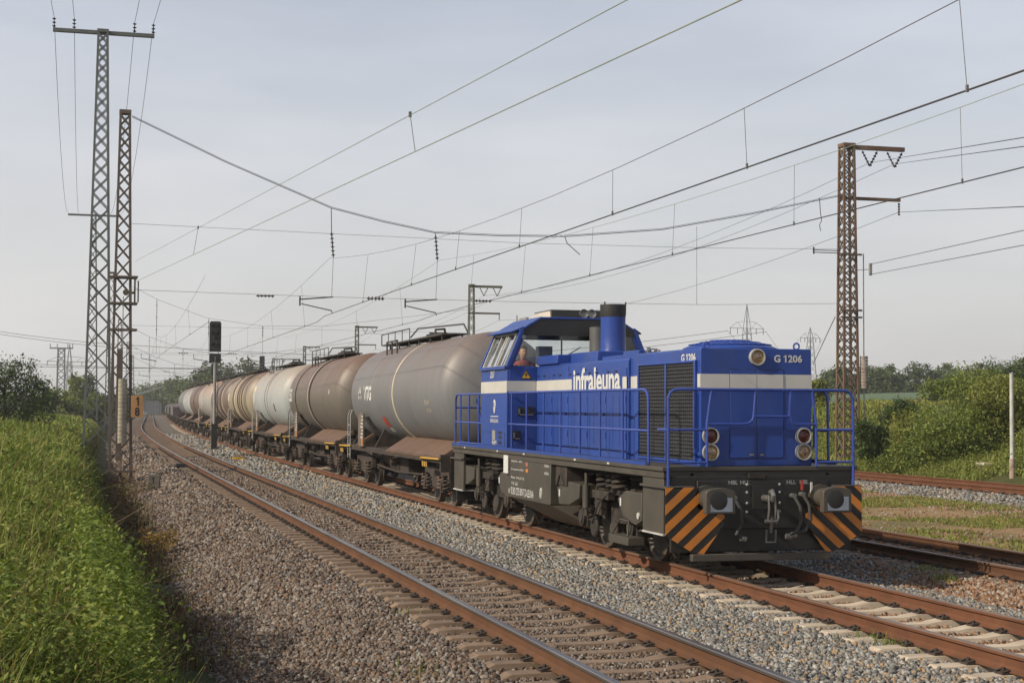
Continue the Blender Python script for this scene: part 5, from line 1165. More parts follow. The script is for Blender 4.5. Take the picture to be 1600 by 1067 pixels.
# masts farther along the right side, and the spans to the left
nm = ['olive lattice mast rising behind the cab roof','smaller lattice mast above the grey brown tank wagon','lattice mast above the olive brown tank wagon','small distant lattice mast above the pale tank wagon']
for i, (v, u) in enumerate(MRS[1:]):
    m_ = mast('catenary_mast', nm[i], v, u, -.2, 12.95, .62, .40, MAST_O, levels=14 if i < 2 else 9, leg=.07+.015*i, group='masts along the right side', detail=False)
    b = MB(); b.box(-.15,2.75,-.10,.10,12.9,13.1); a1 = b.build('upper_arm',MAST_O,m_)
    for x in (1.10,2.30):
        for s in (-.36,.36):
            b = MB(); insulator(b,(x+s,0,12.9),(x,0,12.2),.08,4); b.build('v_insulator',INSUL,a1)
    b = MB(); b.box(-.3,2.55,-.08,.08,10.6,10.75); a2 = b.build('lower_arm',MAST_O,m_); b = MB(); insulator(b,(2.5,0,10.6),(2.5,0,10.1),.07,4); b.build('insulator',INSUL,a2)
    lm = mast('catenary_mast', ['second','third','fourth','fifth'][i]+' lattice mast of the receding row on the left side', -7.85+off(u), u, -.2, 13.2, .75, .36, MAST_B, levels=12, leg=.07+.015*i, group='masts along the left side', detail=False)
    h = thing('headspan', ['second','third','fourth','fifth'][i]+' cross span of wires over the tracks, farther along', 'cross span', (off(u),u,0), heading(u))
    rr = .012+.007*i
    zsp([(-7.6,12.8),(-4,11.0),(-.1,9.6),(4.5,9.0),(9.75,9.1),(16,9.9),(22.3,10.8)],rr,4).build('suspension_rope',WIRE_T,h)
    zsp([(-7.6,8.9),(22.3,8.7)],rr*.7,4).build('upper_cross_wire',WIRE_T,h); zsp([(-7.6,6.7),(22.3,6.6)],rr*.7,4).build('lower_cross_wire',WIRE_T,h)
    for v2, zt_ in ((-4.18,11.05),(.05,9.55),(4.5,9.0)):
        b = MB(); insulator(b,(v2,0,zt_),(v2,0,8.1),.09+.02*i,3); b.build('messenger_insulator',INSUL,h)
        b = MB(); b.tube([(v2,0,8.1),(v2,0,6.6)],.012,4); b.tube([(v2-1.2,0,6.6),(v2-1.2,0,6.2),(v2+.05,0,5.98)],.03,4); b.build('steady_arm',WIRE_D,h)
    for v2 in (-2.0,2.0):
        b = MB(); insulator(b,(v2-.4,0,6.66),(v2+.4,0,6.66),.09+.02*i,4); b.build('strain_insulator',INSUL,h)
# --- signals
def signal(label, v, u, z0, zt, big=True, scale=1.0):
    t = thing('railway_signal', label, 'signal', (v,u,z0), heading(u)); H = zt-z0; k = scale
    b = MB(); b.box(-.16*k,.16*k,-.16*k,.16*k,0,1.45); b.build('signal_base', pm('black_signal_base',(.02,.02,.02),rough=.7), t)
    b = MB(); b.cyl((0,0,1.4),(0,0,H-2.0*k),.085*k,n=12); b.build('post', GREY, t)
    b = MB(); b.prism([(-.33*k,H-1.75*k),(.33*k,H-1.75*k),(.33*k,H-.1*k),(.25*k,H),(-.25*k,H),(-.33*k,H-.1*k)],'y',-.10*k,.02*k); b.box(-.33*k,.33*k,-.08*k,.02*k,H-2.35*k,H-1.85*k); hd = b.build('signal_head', BLACK, t)
    for x, z in ((-.15,.25),(.15,.25),(-.15,.65),(.15,.65),(0,.95),(-.15,1.3),(.15,1.3)):
        b = MB(); b.lathe([(.065*k,-.28*k),(.075*k,-.28*k),(.085*k,-.10*k),(.05*k,-.1*k)],(x*k,0,H-z*k),'y',n=12,cap=False); b.lathe([(0,-.115*k),(.07*k,-.115*k)],(x*k,0,H-z*k),'y',n=10); b.build('lamp_hood', BLACK, hd)
    b = MB(); b.box(-.3*k,.3*k,.02*k,.3*k,H-2.2*k,H-2.1*k); b.tube([(.2*k,.2*k,1.2),(.2*k,.2*k,H-.3)],.02*k,5); b.build('service_ladder', BLACK, t)
    return t
signal('light signal with black head on grey post between the tracks', -1.95, 71.5, -.15, 7.15)
signal('smaller far light signal right behind the near signal post', on_ray(334.5,575,165).x, 165, -.2, on_ray(334,568,165).z, scale=1.0)
signal('black signal head beside the distant mast above the tank wagons', on_ray(409.5,560,262).x, 262, -.2, on_ray(409,556,262).z, scale=1.4)
# yellow trackside box
q = on_ray(381,708,55.0)
t = thing('trackside_box','small yellow box on the ballast between the tracks','box',(-2.2,54.5,-.28))
b = MB(); b.box(-.28,.28,-.35,.35,0,.22); b.build('box_body',YELLOW,t,bevel=.02); b = MB(); b.box(-.3,.3,-.2,-.12,.0,.24); b.box(-.3,.3,.12,.2,0,.24); b.build('box_straps',BLACK,t)
# wire crank by the near rail
t = thing('rail_contact','dark rail contact box clamped beside the near left rail','rail fitting',(-5.35,46.0,-.2))
b = MB(); b.box(-.2,.2,-.2,.2,0,.16); b.build('contact_box',BLACK,t,bevel=.02); b = MB(); b.tube([(-.2,0,.05),(-1.2,-1.5,-.15),(-1.9,-5,-.25)],.02,5); b.build('cable',RUBBER,t)
# kilometre stone
st = thing('kilometre_stone','leaning grey kilometre stone marked 1 and 8 on the ballast edge','marker stone',(-6.95,34.1,-.75),-.15); st.rotation_euler = (0,.05,-.12)
b = MB(); b.box(-.20,.20,-.1,.1,-.2,.78); so = b.build('stone_block',STONE,st,bevel=.025)
for s_, z in (('1',.46),('8',.16)): text('stone_digit',s_,BLACK,st,lambda x,y,d,z=z: (-.06+x,-.101-d,z+y),.06 if s_=='1' else .12,.24,bold=.03)
# white post and small box at the far siding
t = thing('marker_post','slim white grey post beside the far siding','post',(22.25,28.9,-.4))
b = MB(); b.cyl((0,0,.9),(0,0,4.05),.075,.065,n=12); b.build('post_shaft',LGREY,t); b = MB(); b.cyl((0,0,0),(0,0,1.0),.10,n=12); b.build('post_foot',pm('stained_post_foot',(.40,.30,.24),rough=.8,var=.25,scale=5),t); b = MB(); b.box(-.12,.12,-.06,.06,4.03,4.09); b.build('post_cap',BLACK,t)
t = thing('concrete_cabinet','small pale concrete cabinet in the weeds beside the white post','cabinet',(23.0,31.5,-.35))
b = MB(); b.box(-.36,.36,-.25,.25,0,.62); b.build('cabinet_body',pm('pale_concrete',(.42,.37,.29),rough=.9,var=.2,scale=4,dirt=(.2,.18,.12),amt=.6),t,bevel=.02); b = MB(); b.box(-.42,.42,-.3,.3,.62,.72); b.build('cabinet_lid',pm('concrete_lid',(.50,.45,.36),rough=.9,var=.2),t,bevel=.02)
# --- far pylons
PYL = pm('pale_pylon_steel',(.22,.23,.23),rough=.6,var=.1)
def pylon(label, x, y_top, y_arm, half, u, body=.8, arms=2, zb=0, dbl=False):
    p = on_ray(x, y_top, u); H = p.z-zb; t = thing('pylon', label, 'pylon', (p.x,u,zb), 0.25, 'power pylons on the horizon'); k = (u+20)/300
    za = on_ray(x, y_arm, u).z-zb; wb = H*.075; wt = H*.02
    for sx in (-1,1):
        for sy in (-1,1):
            b = MB(); b.bar((sx*wb,sy*wb,0),(sx*wt*1.3,sy*wt*1.3,za),.10*k,.10*k); b.bar((sx*wt*1.3,sy*wt*1.3,za),(0,0,H),.08*k,.08*k); b.build('leg',PYL,t)
    b = MB()
    n = 9
    for i in range(n):
        a, c = za*i/n, za*(i+1)/n; wa = wb+(wt*1.3-wb)*i/n; wc = wb+(wt*1.3-wb)*(i+1)/n
        for s in (-1,1): b.bar((-wa,s*wa,a),(wc,s*wc,c),.055*k,.055*k); b.bar((wa,s*wa,a),(-wc,s*wc,c),.055*k,.055*k)
    stuff(b.build('lattice',PYL,t))
    L_ = half/CAM_F*(u+20)
    b = MB()
    for s in (-1,1):
        b.bar((0,0,za),(s*L_,0,za),.08*k,.09*k); b.bar((0,0,za+H*.07),(s*L_*.55,0,za+H*.06),.055*k,.055*k); b.bar((s*L_*.55,0,za+H*.06),(s*L_,0,za),.055*k,.055*k); b.bar((s*L_*.3,0,za),(s*L_*.55,0,za+H*.06),.045*k,.045*k)
    b.build('crossarm',PYL,t)
    b = MB()
    for s in (-1,1):
        for q in (.55,.97): b.bar((s*L_*q,0,za),(s*L_*q,0,za-H*.06),.10*k,.10*k)
    b.build('insulator_string',PYL,t); return p, za+zb, L_
pa = pylon('large pylon on the horizon right of the exhaust stack',1167,475,513,36,230,zb=3)
pb = pylon('smaller pylon on the horizon near the rusty right mast',1266,511,528,22,420,zb=5)
pc = pylon('lattice pylon behind the trees at far left',109,537,565,34,330,zb=0)
pd = pylon('tiny pylon at the far right edge of the tree line',1361,570,575,14,700,zb=5)
t = mast('antenna_mast','slim lattice mast with short antennas beside the left pylon',on_ray(96,545,300).x,300,0,on_ray(96,545,300).z,1.6,1.2,PYL,levels=10,leg=.3,detail=False)
b = MB(); h_ = on_ray(96,545,300).z; b.box(-2.2,2.2,-.15,.15,h_,h_+.25)
for x in (-2.1,-.8,1.2,2.1): b.cyl((x,0,h_),(x,0,h_+1.0),.08,n=5)
b.build('antenna_arm',PYL,t)
b = MB()
for dx in (-1,1): b.tube(sag((pa[0].x+dx*pa[2]*.97,230,pa[1]-.5),(pb[0].x+dx*pb[2]*.97,420,pb[1]-.5),6,16),.04,4); b.tube(sag((pa[0].x+dx*pa[2]*.97,230,pa[1]-.5),(pa[0].x-190+dx*9,250,pa[1]-1),7,18),.04,4)
tag(stuff(b.build('transmission_lines',WIRE_T)),'faint transmission lines between the pylons on the horizon','wires')
b = MB(); b.tube(sag(on_ray(-60,508,330),on_ray(215,540,330),.6,12),.05,4); b.tube(sag(on_ray(-60,512,330),on_ray(215,545,330),.6,12),.05,4); b.tube(sag(on_ray(215,540,330),on_ray(760,555,420),1,12),.05,4)
tag(stuff(b.build('transmission_lines',WIRE_T)),'faint transmission lines crossing the sky at far left','wires')
# far platform shelter and parked car
g = on_ray(228,640,420)
t = thing('platform_shelter','distant grey platform shelter with slanted roof near the vanishing tracks','shelter',(on_ray(232,640,420).x-1,420,0))
b = MB(); b.hexa([(-5,-3,4.2),(5,-3,7.4),(5,3,7.4),(-5,3,4.2),(-5,-3,4.6),(5,-3,7.8),(5,3,7.8),(-5,3,4.6)]); b.build('roof',GREY,t)
for x in (-4,0,4):
    b = MB(); b.box(x-.2,x+.2,-.2,.2,0,4.3+(x+4)*.35); b.build('post',GREY,t)
b = MB(); b.box(-4.5,4.5,1.5,1.8,0,3.6); b.build('back_wall',LGREY,t)
# ================================================================== vegetation
GREENS = [(0,(.045,.075,.016)),(.25,(.10,.155,.028)),(.5,(.175,.235,.046)),(.72,(.28,.305,.08)),(.84,(.27,.20,.095)),(1,(.17,.09,.05))]
GRASS = ramp_mat('grass_blades', GREENS, rough=.75, noise=.16, nscale=.9, trans=.3, spec=.25)
LEAF_DARK = ramp_mat('dark_leaves', [(0,(.022,.042,.012)),(.5,(.055,.092,.020)),(1,(.125,.165,.040))], rough=.6, noise=.2, nscale=.7, trans=.22)
LEAF_MID = ramp_mat('green_leaves', [(0,(.06,.10,.02)),(.5,(.155,.205,.042)),(1,(.30,.325,.08))], rough=.65, noise=.25, nscale=.5, trans=.28)
LEAF_FAR = ramp_mat('distant_leaves', [(0,(.045,.070,.026)),(.5,(.085,.118,.042)),(1,(.14,.17,.065))], rough=.8, noise=.25, nscale=.12, trans=.2)
LEAF_OLIVE = ramp_mat('olive_leaves', [(0,(.085,.11,.022)),(.5,(.20,.225,.05)),(1,(.35,.34,.10))], rough=.7, noise=.25, nscale=.6, trans=.3)
LEAF_YEL = ramp_mat('yellowing_leaves', [(0,(.16,.09,.025)),(.5,(.30,.19,.045)),(1,(.40,.29,.08))], rough=.7, noise=.2, nscale=3, trans=.25)
BARK = pm('bark',(.085,.065,.048),rough=.9,var=.25,scale=5,bump=.4,bscale=20)
def blades(P, h, w, rnd, rng, bend=.5):
    n = len(P); a = rng.uniform(0, 2*PI, n); d = np.stack([np.cos(a), np.sin(a), np.zeros(n)], 1)
    s = np.stack([-d[:,1], d[:,0], np.zeros(n)], 1)*w[:,None]; up = np.array([0,0,1.0])
    l = rng.uniform(.1, 1, n)*bend
    mid = P+up*(h*.55)[:,None]+d*(h*l*.30)[:,None]; tip = P+up*(h*(1-.25*l))[:,None]+d*(h*l*.95)[:,None]
    V = np.stack([P-s, P+s, mid+s*.75, mid-s*.75, tip], 1); i = 5*np.arange(n)[:,None]
    return V.reshape(-1,3), i+np.array([[0,1,2,3]]), i+np.array([[3,2,4]]), np.repeat(rnd, 5)
def leaves(P, size, rnd, rng, flat=.5):
    n = len(P); nrm = rng.normal(size=(n,3)); nrm[:,2] = np.abs(nrm[:,2])+flat; nrm /= np.linalg.norm(nrm,axis=1,keepdims=True)
    a = rng.normal(size=(n,3)); e1 = np.cross(nrm,a); e1 /= np.linalg.norm(e1,axis=1,keepdims=True); e2 = np.cross(nrm,e1)
    s = size[:,None]; V = np.stack([P-e1*s, P-e2*s*.45+nrm*s*.1, P+e1*s, P+e2*s*.45+nrm*s*.1], 1); i = 4*np.arange(n)[:,None]
    return V.reshape(-1,3), i+np.array([[0,1,2,3]]), np.repeat(rnd, 4)
def combine(name, parts, mat):
    Vs, Fq, Ft, A, o_ = [], [], [], [], 0
    for p in parts:
        V, fq = p[0], p[1]; Fq.append(fq+o_)
        if len(p) == 4: Ft.append(p[2]+o_)
        A.append(p[-1]); Vs.append(V); o_ += len(V)
    return npmesh(name, np.concatenate(Vs), [np.concatenate(Fq)]+([np.concatenate(Ft)] if Ft else []), mat, attr=np.concatenate(A))
def vnoise(P, f, seed):
    g = np.random.default_rng(seed).uniform(0,1,(64,64)); x, y = P[:,0]*f+900, P[:,1]*f+900
    i, j = np.floor(x).astype(int), np.floor(y).astype(int); a, b_ = x-i, y-j; a, b_ = a*a*(3-2*a), b_*b_*(3-2*b_)
    G = lambda m, n_: g[m % 64, n_ % 64]
    return (G(i,j)*(1-a)+G(i+1,j)*a)*(1-b_)+(G(i,j+1)*(1-a)+G(i+1,j+1)*a)*b_
# --- left bank
rng = np.random.default_rng(21)
def bank_points(n, d0, d1, vmax=-8.55, p=1.5):
    q = rng.uniform(0,1,n); a, b_ = d0**(1-p), d1**(1-p); d = (a+(b_-a)*q)**(1/(1-p)); u = d-20.1
    vl = -9.6-.06*d-1.2; v = vl+(vmax-vl)*rng.uniform(0,1,n)**.85
    return np.stack([v+offs(u), u, ground(v+offs(u), u)-.03], 1), d, v
def patchy(P, f=1.0, s=0.0): return np.clip(.5+1.5*(.65*vnoise(P,1.1*f,int(s*10)+5)+.35*vnoise(P,2.7*f,int(s*10)+6)-.5),0,1)
P, d, v = bank_points(120000, 7.0, 170)
edge = np.clip((v+9.5)/.9, 0, 1); pt = patchy(P)
r = np.clip(.22+.46*rng.uniform(0,1,len(P))+.18*(pt-.5), 0, .74)
dry = rng.uniform(0,1,len(P)) < (.09+.80*edge*(.35+.65*patchy(P,.7,2)))
r = np.where(dry, rng.uniform(.78,1,len(P)), r)
h = (.09+.26*rng.uniform(0,1,len(P))**1.6+.20*pt)*(1-.55*edge)*np.clip(.75+d/90,.75,1.3); w = .0035+.00075*d*rng.uniform(.6,1.3,len(P))
g1 = blades(P, h, w, r, rng, .8)
# tall stalks
P, d, v = bank_points(2600, 7.0, 70, -8.9)
g2 = blades(P, .55+.45*rng.uniform(0,1,len(P)), .0015+.0003*d, np.where(rng.uniform(0,1,len(P)) < .5, .74, rng.uniform(.76,.86,len(P))), rng, 1.1)
# broad leaved weeds in clumps
C, d, v = bank_points(6500, 7.0, 70, -8.75, 1.6)
C = C[patchy(C,.8,4) > .30]; d = C[:,1]+20.1; k = 24; Pw = np.repeat(C, k, 0); n = len(Pw); hh = np.repeat(.14+.48*patchy(C,1.3,1)*rng.uniform(.4,1.3,len(C)), k)
Pw = Pw+np.stack([rng.normal(0,.13,n), rng.normal(0,.13,n), hh*rng.uniform(.15,1.15,n)], 1)
g3 = leaves(Pw, (.011+.0010*np.repeat(d,k))*rng.uniform(.6,1.5,n), np.clip(np.repeat(rng.uniform(.22,.70,len(C)),k)+rng.normal(0,.07,n),0,.74), rng, .7)
# the tall clump whose shade falls on the ballast near the viewer
n = 30000; Pc = np.stack([rng.normal(-9.02,.18,n), rng.uniform(-9.0,4,n), np.zeros(n)], 1); Pc[:,2] = ground(Pc[:,0],Pc[:,1]); hc = (.86+.34*np.sin(Pc[:,1]*1.1)**2)*np.clip((4.5-Pc[:,1])/4,.15,1)
Pc[:,2] += hc*rng.uniform(.05,1.15,n)
g4 = leaves(Pc, .03*rng.uniform(.6,1.4,n), np.clip(rng.uniform(.22,.70,n)+.1*np.sin(Pc[:,1]*3),0,.74), rng, .6)
nb = 6000; Pb = np.stack([rng.normal(-8.98,.2,nb), rng.uniform(-9.0,3,nb), np.zeros(nb)], 1); Pb[:,2] = ground(Pb[:,0],Pb[:,1])
g5 = blades(Pb, .35+.5*rng.uniform(0,1,nb), np.full(nb,.010), np.where(rng.uniform(0,1,nb) < .35, rng.uniform(.77,.95,nb), rng.uniform(.2,.74,nb)), rng, .9)
o = obj('bank_grass', combine('bank_grass', [g1,g2,g3,g4,g5], GRASS)); stuff(o, 'lush green grass and weeds on the left bank', 'grass')
# dry brown weeds along the ballast edge and at the mast foot
nb = 20000; uu = rng.uniform(-7,46,nb); vv = rng.normal(-8.25,.36,nb)
Pb = np.stack([vv+offs(uu),uu,np.maximum(np.where(vv > -8.2, np.interp(vv,bx_,bz_), -9), ground(vv+offs(uu),uu))-.02],1); keep = (patchy(Pb,.8,.6) > .33) & (vv < -7.3); Pb = Pb[keep]; nb = len(Pb); dd = Pb[:,1]+20
RUSTW = ramp_mat('dry_weeds', [(0,(.05,.032,.022)),(.3,(.15,.072,.040)),(.5,(.20,.135,.075)),(.68,(.10,.115,.035)),(.85,(.17,.165,.05)),(1,(.32,.25,.16))], rough=.9, noise=.25, nscale=.7, trans=.15)
a1_ = blades(Pb, (.06+.20*rng.uniform(0,1,nb)), .002+.00035*dd, rng.uniform(0,1,nb), rng, 1.2)
n2_ = 14000; k = rng.integers(0, nb, n2_); Pl = Pb[k]+np.stack([rng.normal(0,.1,n2_),rng.normal(0,.1,n2_),rng.uniform(0,.22,n2_)],1)
a2_ = leaves(Pl, (.012+.0006*dd[k])*rng.uniform(.6,1.4,n2_), rng.uniform(0,.8,n2_), rng)
o = obj('dry_weeds', combine('dry_weeds',[a1_,a2_],RUSTW)); stuff(o,'rust brown dry weeds along the edge of the ballast','weeds')
# --- shrubs and trees
def crown_mesh(name, blobs, n, size, mat, seed, shell=.5):
    rng = np.random.default_rng(seed); B = np.array(blobs, float); vol = (B[:,3]*B[:,4]*B[:,5])**.75; k = rng.choice(len(B), n, p=vol/vol.sum())
    # clumps: leaves gather round twig ends inside each lobe
    nc = max(40, n//28); kc = rng.choice(len(B), nc, p=vol/vol.sum()); q = rng.normal(size=(nc,3)); q /= np.linalg.norm(q,axis=1,keepdims=True)
    rr = rng.uniform(shell,1.05,nc)**.7; Cc = B[kc,:3]+q*rr[:,None]*B[kc,3:]
    j = rng.integers(0,nc,n); sp = .16*B[kc[j],3:]+size*.5
    P = Cc[j]+rng.normal(size=(n,3))*sp
    rc = rng.uniform(.1,.9,nc)
    V, F, A = leaves(P, size*rng.uniform(.6,1.4,n), np.clip(rc[j]+rng.normal(0,.13,n),0,1), rng, .35)
    return npmesh(name, V, [F], mat, attr=A)
def limbs(b, H, r, seed, lean=0, spread=.5, n=6):
    rnd = random.Random(seed); pts = [(lean*t*t+rnd.uniform(-.04,.04)*H*t, rnd.uniform(-.04,.04)*H*t, H*t) for t in (0,.25,.5,.75,1)]
    prev = None
    for i in range(4): b.cyl(pts[i],pts[i+1],r*(1-.2*i),r*(1-.2*(i+1)),n=8,cap=False)
    for i in range(n):
        t = rnd.uniform(.3,.95); a = rnd.uniform(0,2*PI); p0 = Vector((lean*t*t,0,H*t)); L_ = H*spread*rnd.uniform(.5,1); p1 = p0+Vector((math.cos(a)*L_,math.sin(a)*L_,L_*.7)); b.cyl(p0,p1,r*.4,r*.12,n=5,cap=False)
def tree(name, label, cat, loc, blobs, n, size, mat, seed, trunk=(2,.12), group=None):
    t = thing(name, label, cat, loc, 0, group); b = MB(); limbs(b, trunk[0], trunk[1], seed); b.build('trunk', BARK, t); obj('crown', crown_mesh('crown', blobs, n, size, mat, seed), t); return t
def blobs_round(H, R, seed, n=9, low=.25):
    rnd = random.Random(seed); out_ = []
    for i in range(n):
        a = rnd.uniform(0,2*PI); q = rnd.uniform(.2,.75)*R; z = H*rnd.uniform(low,.86); s = rnd.uniform(.32,.55)*R
        out_.append((q*math.cos(a), q*math.sin(a), z, s, s, s*.8))
    out_.append((0,0,H*.55,R*.6,R*.6,H*.35)); return out_
# big dark bush at the left edge
p = on_ray(8,655,74); gz = float(ground(p.x,74))
tree('bush','large dark green bush at the left edge of the picture','bush',(p.x,74,gz),[(-2.2,0,1.6,2.0,1.8,1.5),(.2,.3,2.0,1.7,1.7,1.7),(1.4,0,1.5,1.25,1.4,1.4),(-.9,-.4,3.1,1.4,1.4,1.1),(.9,.2,2.9,1.0,1.1,.95),(2.1,-.2,2.2,.75,.9,.6),(-3.8,0,2.2,1.8,1.6,1.7),(2.0,-.2,1.0,.8,1,.9)],15000,.085,LEAF_DARK,3,(2.6,.16))
# hedges and trees on the left horizon
LT = [(88,642,619,170,2.4,'low green shrub left of the white car',LEAF_MID),(66,642,618,190,2.4,'low shrub between the dark bush and the left pylon',LEAF_MID),(106,640,618,260,3.0,'round green shrub just behind the white car',LEAF_FAR),(140,641,620,170,2.2,'low green shrub right of the white car',LEAF_MID),(168,642,616,230,3.2,'shrub seen through the legs of the tall mast',LEAF_FAR),(196,642,618,260,3,'shrub behind the concrete weights of the left mast',LEAF_FAR)]
for i, (x, yb, yt, u, R, lab, m) in enumerate(LT):
    p = on_ray(x,yb,u); q = on_ray(x,yt,u); zg = float(ground(p.x,u))-.3; tree('shrub',lab,'shrub',(p.x,u,zg),blobs_round(q.z-zg,R,i+5,8,.15),2600,.24,m,50+i,((q.z-zg)*.5,.1),'shrubs on the left horizon')
p = on_ray(129,640,230); q = on_ray(129,583,230); H = q.z-1
cb_ = [(random.uniform(-.3,.3),random.uniform(-.3,.3),H*(.12+.86*k/9),(1-k/9)*1.9+.35,(1-k/9)*1.9+.35,H*.10) for k in range(10)]
tree('conifer','pointed conifer tree right of the left pylon','tree',(p.x+.9,230,1),cb_,3600,.22,LEAF_DARK,77,(H*.9,.2))
p = on_ray(119,640,222); tree('tree','slender pale green tree left of the conifer','tree',(p.x,222,1),[(0,0,H*.35,1.4,1.4,H*.25),(.3,0,H*.62,1.1,1.1,H*.22),(-.3,0,H*.78,.8,.8,H*.13)],2600,.22,LEAF_MID,78,(H*.8,.15))
# trees beyond the train
CT = [(224,645,602,480,9,'hazy tree left of the vanishing tracks'),(255,645,601,430,8,'tree above the platform shelter roof'),(285,645,600,400,8,'tree above the low dark wagons'),(308,640,585,330,7,'green tree left of the far signal'),(332,640,577,300,6,'tall green tree behind the far signal post'),(358,640,574,285,6,'tall rounded tree right of the far signal'),(380,640,580,285,5.5,'tree above the hooped tank wagons'),(240,645,606,620,11,'farthest pale tree at the end of the line')]
for i, (x, yb, yt, u, R, lab) in enumerate(CT):
    p = on_ray(x,yb,u); q = on_ray(x,yt,u); tree('tree',lab,'tree',(p.x,u,0),blobs_round(q.z,R,i+25,11,.12),4200,.42,LEAF_FAR,90+i,(q.z*.7,.3),'trees beyond the train')
# --- right bank
rng = np.random.default_rng(33)
n = 60000; u = rng.uniform(8,95,n); v = 21.0+rng.uniform(0,1,n)**1.1*14.5; P = np.stack([v+offs(u),u,ground(v+offs(u),u)-.05],1); x, y, w_ = project(P); P = P[(x > 1150) & (x < 1800) & ~((P[:,0] < 22.3) & (P[:,1] > 26.5) & (P[:,1] < 30) & (P[:,0] > 20))]; n = len(P); dd = P[:,1]+20
tall = np.where(patchy(P,.35,1.2) > .45,1.0,.6)*np.clip((34-(P[:,0]-offs(P[:,1])))/6,.35,1)
yel = patchy(P,.25,3)
RBANK = ramp_mat('bank_greenery', [(0,(.09,.135,.026)),(.3,(.175,.215,.045)),(.55,(.26,.28,.07)),(.75,(.34,.315,.11)),(.9,(.34,.25,.12)),(1,(.20,.125,.07))], rough=.8, noise=.2, nscale=.25, trans=.3)
b1_ = blades(P, (.25+.40*rng.uniform(0,1,n))*tall, .004+.00055*dd, np.clip(.1+.42*rng.uniform(0,1,n)+.35*yel,0,.95), rng, .7)
low = np.where((P[:,2] < .5+2.4*vnoise(P,.16,21)) & (vnoise(P,.3,22) > .35))[0]; nl = 75000; k = low[rng.integers(0,len(low),nl)]; hh = np.where(patchy(P[k],.5,.2) > .62, .8, .35)*np.where(P[k][:,0]-offs(P[k][:,1]) > 30, .4, 1); Pl = P[k]+np.stack([rng.normal(0,.25,nl),rng.normal(0,.25,nl),hh*rng.uniform(0,1,nl)],1)
b2_ = leaves(Pl, (.012+.00065*dd[k])*rng.uniform(.6,1.5,nl), np.clip(.05+.5*rng.uniform(0,1,nl)+.18*patchy(Pl,.5,1),0,.8), rng)
o = obj('bank_undergrowth', combine('bank_undergrowth',[b1_,b2_],RBANK)); stuff(o,'tangled green undergrowth covering the right bank','undergrowth')
RB = [(1497,722,640,'broad leafy bush above the concrete cabinet',1.9,LEAF_MID),(1455,720,635,'bush with pale blossom in the middle of the right bank',1.9,LEAF_MID),(1425,735,668,'leafy bush low on the bank left of the blossom bush',1.2,LEAF_MID),(1362,735,650,'narrow bush just right of the locomotive handrail',.9,LEAF_DARK),(1545,700,612,'bush on the bank left of the white post',1.5,LEAF_MID),(1590,690,575,'tall bush behind the white post at the right edge',1.8,LEAF_MID),(1530,640,577,'bush on the crest above the bank',2.0,LEAF_MID),(1575,620,566,'dark bush on the crest at the right edge',2.4,LEAF_DARK),(1480,625,592,'low bush at the crest beside the field',1.6,LEAF_MID),(1279,640,588,'bush behind the right edge of the locomotive hood',.9,LEAF_MID),(1400,665,628,'dark low bush on the upper part of the bank',1.2,LEAF_DARK)]
for i, (x, yb, yt, lab, R, m) in enumerate(RB):
    # stand the bush where its foot meets the sloping ground
    best = min((abs(float(ground(on_ray(x,yb,u_).x,u_))-on_ray(x,yb,u_).z), u_) for u_ in np.arange(20,95,.5)); u_ = best[1]; p = on_ray(x,yb,u_); H = on_ray(x,yt,u_).z-p.z
    tree('bush',lab,'bush',(p.x,u_,float(ground(p.x,u_))-.15),blobs_round(H,R,i+60,10,.12),8500,.02+.0007*(u_+20),(LEAF_OLIVE if (m is LEAF_MID and i % 2) else m),120+i,(H*.6,.06),'bushes on the right bank')
BLOS = pm('pale_blossom',(.50,.48,.34),rough=.8)
# wood along the far edge of the field
BL = []; rnd = random.Random(5)
for x in range(1290,1760,17):
    u_ = 235+rnd.uniform(-12,12); yt = 573+rnd.uniform(-5,7)+(6 if x < 1420 else 0)-(max(0,x-1480)*.03); p = on_ray(x,610,u_); q = on_ray(x,yt,u_); zg = float(ground(p.x,u_)); R = rnd.uniform(2.2,3.6)
    for b_ in blobs_round(q.z-zg+.5,R,x,6,.02)+[(0,0,.4,R,R,1.2)]: BL.append((p.x+b_[0],u_+b_[1],zg+b_[2],*b_[3:]))
o = obj('distant_wood', crown_mesh('distant_wood',BL,52000,.30,LEAF_FAR,9)); stuff(o,'dark green wood along the far edge of the field','wood')
BL = []
for x in list(range(-60,240,16))+list(range(240,420,22)):
    u_ = 620+rnd.uniform(-20,20); p = on_ray(x,640,u_); q = on_ray(x,622+rnd.uniform(-4,5),u_)
    for b_ in blobs_round(q.z+1,6,x,5,.1): BL.append((p.x+b_[0],u_+b_[1],b_[2],*b_[3:]))
for x in range(420,1300,26):
    u_ = 420+rnd.uniform(-20,20); p = on_ray(x,640,u_); q = on_ray(x,605+rnd.uniform(-6,6),u_)
    for b_ in blobs_round(max(5,q.z+1),6,x,5,.1): BL.append((p.x+b_[0],u_+b_[1],b_[2],*b_[3:]))
o = obj('horizon_trees', crown_mesh('horizon_trees',BL,34000,.6,LEAF_FAR,10)); stuff(o,'hazy line of trees on the horizon','wood')
